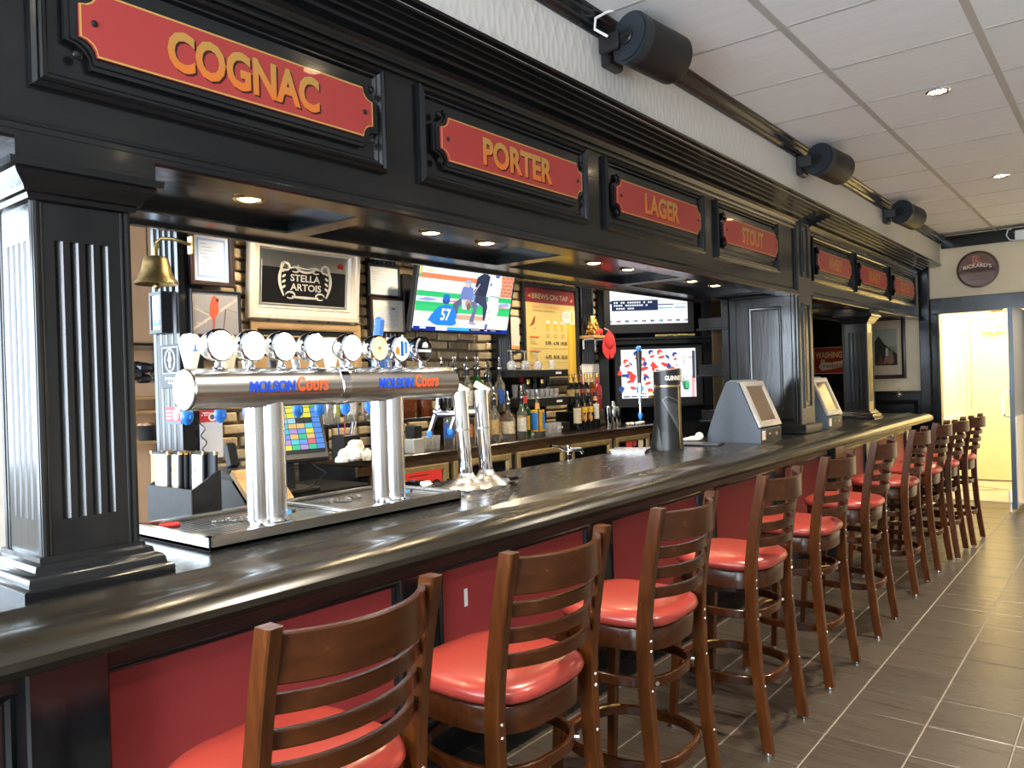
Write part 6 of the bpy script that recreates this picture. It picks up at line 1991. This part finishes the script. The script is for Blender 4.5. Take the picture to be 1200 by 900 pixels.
b = MB(); b.at(face_y(-2.655, YEND - .014, 1.485)).box(0, .375, 0, .695, 0, .002)
obj('glazing', b, mat('picture_glass', (1, 1, 1), .03, trans=1.0, ior=1.12), t)
hk = MB(); hk.at(T(-2.31, YEND - .10, 1.225)).cyl((0, 0, 0), (0, .06, 0), .02, 10); hk.ball((0, -.01, .02), .03, 8, 1.3, .6, .7); hk.cyl((0, -.02, .04), (.01, -.02, .10), .008, 6)
single('wall_bottle_opener', hk, CHROME, 'small chrome fitting on the black dado ledge below the framed print', 'fitting')

# round wooden plaque over the door
pq = thing('barrel_plaque', (-1.432, YEND, 2.712), 'round wooden barrel-end plaque with red and cream emblem over the doorway', 'plaque')
pm_ = face_y(-1.432, YEND, 2.712)
b = MB(); b.at(pm_).lathe([(.214, 0), (.218, .05), (.212, .062), (.200, .064), (.194, .052)], 40, False)
obj('rim', b, mat('plaque_rim', (.10, .042, .018), .35, var=.3, scale=(20, 20, 20)), pq)
PLQ = mat('plaque_board', (.14, .05, .02), .3, var=.35, scale=(4, 30, 30), coat=.3)
for k in range(5):
    x0, x1 = -.196 + .0784 * k, -.196 + .0784 * (k + 1) - .002
    b = MB(); n = 7
    pts = [(x0 + (x1 - x0) * i / n, -math.sqrt(max(0, .196 ** 2 - (x0 + (x1 - x0) * i / n) ** 2))) for i in range(n + 1)]
    b.at(pm_ @ Matrix.Rotation(PI / 2, 4, 'Z')).prism(pts + [(x, -y) for x, y in pts[::-1]], .030, .050)
    obj('stave', b, PLQ, pq)
b = MB(); b.at(pm_ @ T(0, 0, .0505)); b._l = 0
CRE = (.78, .66, .48)
b.ell(0, .01, .165, .045, (.07, .025, .014), 30); b.poly([(-.165, .01), (-.19, -.035), (-.12, -.02), (0, .02), (.12, -.02), (.19, -.035), (.165, .01), (.10, .05), (0, .065), (-.10, .05)], (.06, .02, .012))
b.text('R', -.045, .05, .07, .16, (.75, .6, .45), .05); b.text('R', -.040, .046, .074, .156, (.42, .05, .03), .03); b.line((-.085, .062), (.085, .062), .010, (.45, .06, .035)); b.ell(-.085, .07, .016, .010, (.45, .06, .035)); b.ell(.085, .07, .016, .010, (.45, .06, .035))
vs, fs = glyphs("RICKARD'S", .03)
b._l += 1; b.col = CRE
b.add([((x - .5) * .29, .002 + y * .045 + .020 * (1 - ((x - .5) * 2) ** 2), .0015) for x, y in vs], fs)
b.col = None
obj('painted_emblem', b, SIGNP, pq)

# speakers under the ceiling
def speaker(y, label):
    x0, zc = XBULK + .02, 3.005
    t = thing('wall_speaker', (XBULK, y, zc), label, 'speaker', 'black speakers along the crown moulding')
    b = MB(); b.at(T(XBULK, y - .02, zc)).box(.0, .05, -.06, .06, -.07, .07, .008); b.box(.03, .13, -.125, -.105, -.04, .04, .006); b.box(.04, .10, -.11, .0, -.02, .02, .006)
    obj('bracket', b, BLACKPL, t)
    m = T(XBULK + .165, y - .10, zc + .005) @ RZ(-.22) @ RX(-PI / 2 - .10)
    r = .108
    pts = []
    for k in range(29):
        a = 2 * PI * k / 28
        pts.append((r * math.cos(a), r * math.sin(a)))
    b = MB(); b.at(m).lathe([(r, .03), (r, .285), (r - .01, .30), (.0001, .30)], 34, False); b.lathe([(.0001, .03), (r, .03)], 34, False)
    obj('barrel', b, mat('speaker_grille_black', (.010, .009, .009), .5, var=.2, scale=(200, 200, 200), bump=.2), t)
    cap = []
    for k in range(30):
        a = 2 * PI * k / 30
        q = r * 1.03
        x_, y_ = q * math.cos(a), q * math.sin(a)
        cap.append((max(-q * .72, x_), y_))
    cap = [(r * 1.03 * math.cos(a), r * 1.03 * math.sin(a)) for a in [-1.9 + 3.8 * k / 20 for k in range(21)]] + [(-.075, r * .75), (-.085, .03), (-.055, .02), (-.055, -.02), (-.085, -.03), (-.075, -r * .75)]
    b = MB(); b.at(m).prism(cap, -.012, .034); b.prism([(x * .9, y_ * .9) for x, y_ in cap], -.022, -.012)
    obj('end_plate', b, mat('blue_black_plate', (.020, .025, .031), .35), t)
    b = MB(); b.at(m).lathe([(.032, -.034), (.036, -.030), (.036, -.02)], 16); b.box(-.028, .028, -.006, .006, -.042, -.03, .003)
    obj('pivot_knob', b, BLACKPL, t)
    return t


for y, lb in ((3.06, 'black barrel speaker nearest the camera with a white cable, below white ceiling'), (5.62, 'middle black barrel speaker on the papered wall above the tall post'), (8.02, 'farthest black barrel speaker on the papered wall near the end wall')):
    speaker(y, lb)
b = MB(); b.tube([(XBULK + .09, 2.90, 3.02), (XBULK + .05, 2.86, 3.05), (XBULK + .05, 2.87, 3.10), (XBULK + .08, 2.91, 3.13), (XBULK + .10, 2.94, 3.142)], .006, 8)
single('speaker_cable', b, WHITE, 'white cable looping from the ceiling to the nearest black speaker', 'cable')
b = MB(); b.tube([(-1.075, YEND - .10, 3.13), (-1.11, YEND - .11, 3.12), (-1.125, YEND - .11, 3.06), (-1.10, YEND - .10, 3.01), (-1.04, YEND - .10, 2.99)], .008, 8)
wb = thing('white_wall_box', (-.95, YEND - .05, 3.0), 'white device box with looping cable at the right end of the crown moulding', 'wall box')
obj('cable', b, WHITE, wb)
b = MB(); b.box(-1.04, -.78, YEND - .17, YEND - .052, 2.985, 3.10, .01)
obj('case', b, WHITE, wb)

# ------------------------------------------------------------------ storage shelves left of the pilaster
ss = thing('storage_rack', (-4.5, 2.18, 0), 'wooden storage rack with boxes seen between the near column and pilaster', 'rack')
for z in (1.277, 1.446, 1.523, 1.822):
    b = MB(); b.box(-4.75, -4.28, 1.95, 2.42, z - .016, z, .003)
    obj('shelf_board', b, PINEW if z < 1.6 else BLACK, ss)
for y in (1.95, 2.40):
    b = MB(); b.box(-4.79, -4.75, y, y + .03, 0, 2.6)
    obj('upright', b, MATTEBLK, ss)
b = MB(); b.box(-4.83, -4.79, 1.95, 2.43, 0, 2.6)
obj('back_board', b, CARD, ss)
for y0, y1, z0, z1, x1, lb in ((1.99, 2.38, 1.8225, 2.17, -4.31, 'large brown cardboard box standing on the upper storage shelf'), (2.0, 2.33, 2.171, 2.52, -4.36, 'brown cardboard box stacked on top, under the canopy soffit'), (1.98, 2.40, 1.5235, 1.60, -4.30, 'low open cardboard tray holding black bags on the storage rack')):
    t = thing('cardboard_box', ((x1 - .2), (y0 + y1) / 2, z0), lb, 'box', 'cardboard boxes in the storage rack')
    b = MB(); b.box(x1 - .40, x1, y0, y1, z0, z1, .004)
    obj('carton', b, CARD, t)
    b = MB(); b.at(face_x(x1, 0, 0)).box((y0 + y1) / 2 - .002, (y0 + y1) / 2 + .002, z0, z1, 0, .002)
    obj('seam', b, DKFRAME, t)
for k, (y, z, s, lb) in enumerate(((2.11, 1.6005, .95, 'black plastic bag bundle left in the low cardboard tray'), (2.255, 1.6005, .7, 'dark bundle with pale patches right in the low cardboard tray'))):
    b = MB(); b.at(T(-4.42, y, z + .05))
    for q in range(7):
        b.ball((random.uniform(-.03, .05), random.uniform(-.035, .035), random.uniform(-.03, .05)), .042 * s, 8, 1, 1.2, .8)
    for v_ in b.v:
        v_.z = max(v_.z, z + .001)
    single('plastic_bag', b, BLACKPL if k == 0 else mat('mottled_bag', (.015, .015, .015), .35, color2=(.35, .34, .28), scale=(16, 16, 16)), lb, 'bag')
b = MB(); b.at(T(-4.36, 2.14, 1.2775)).lathe([(.05, 0), (.070, .07), (.078, .085), (.072, .085), (.048, .01), (.001, .01)], 18, False)
bk = thing('bread_basket', (-4.36, 2.14, 1.277), 'black basket with bread on the lowest storage shelf', 'basket')
obj('basket', b, BLACKPL, bk)
b = MB(); b.at(T(-4.36, 2.14, 1.36))
for q in range(5):
    b.ball((random.uniform(-.035, .035), random.uniform(-.035, .035), 0), .030, 8, 1, 1, .6)
obj('bread', b, mat('bread_crust', (.50, .28, .14), .8), bk)
b = MB(); b.at(T(-4.33, 2.262, 1.2775)).lathe([(.032, 0), (.034, .005), (.034, .11), (.028, .125), (.022, .13), (.022, .145), (.001, .148)], 18, False)
single('steel_flask', b, STEEL, 'dull steel flask right of the bread basket on the storage shelf', 'flask')
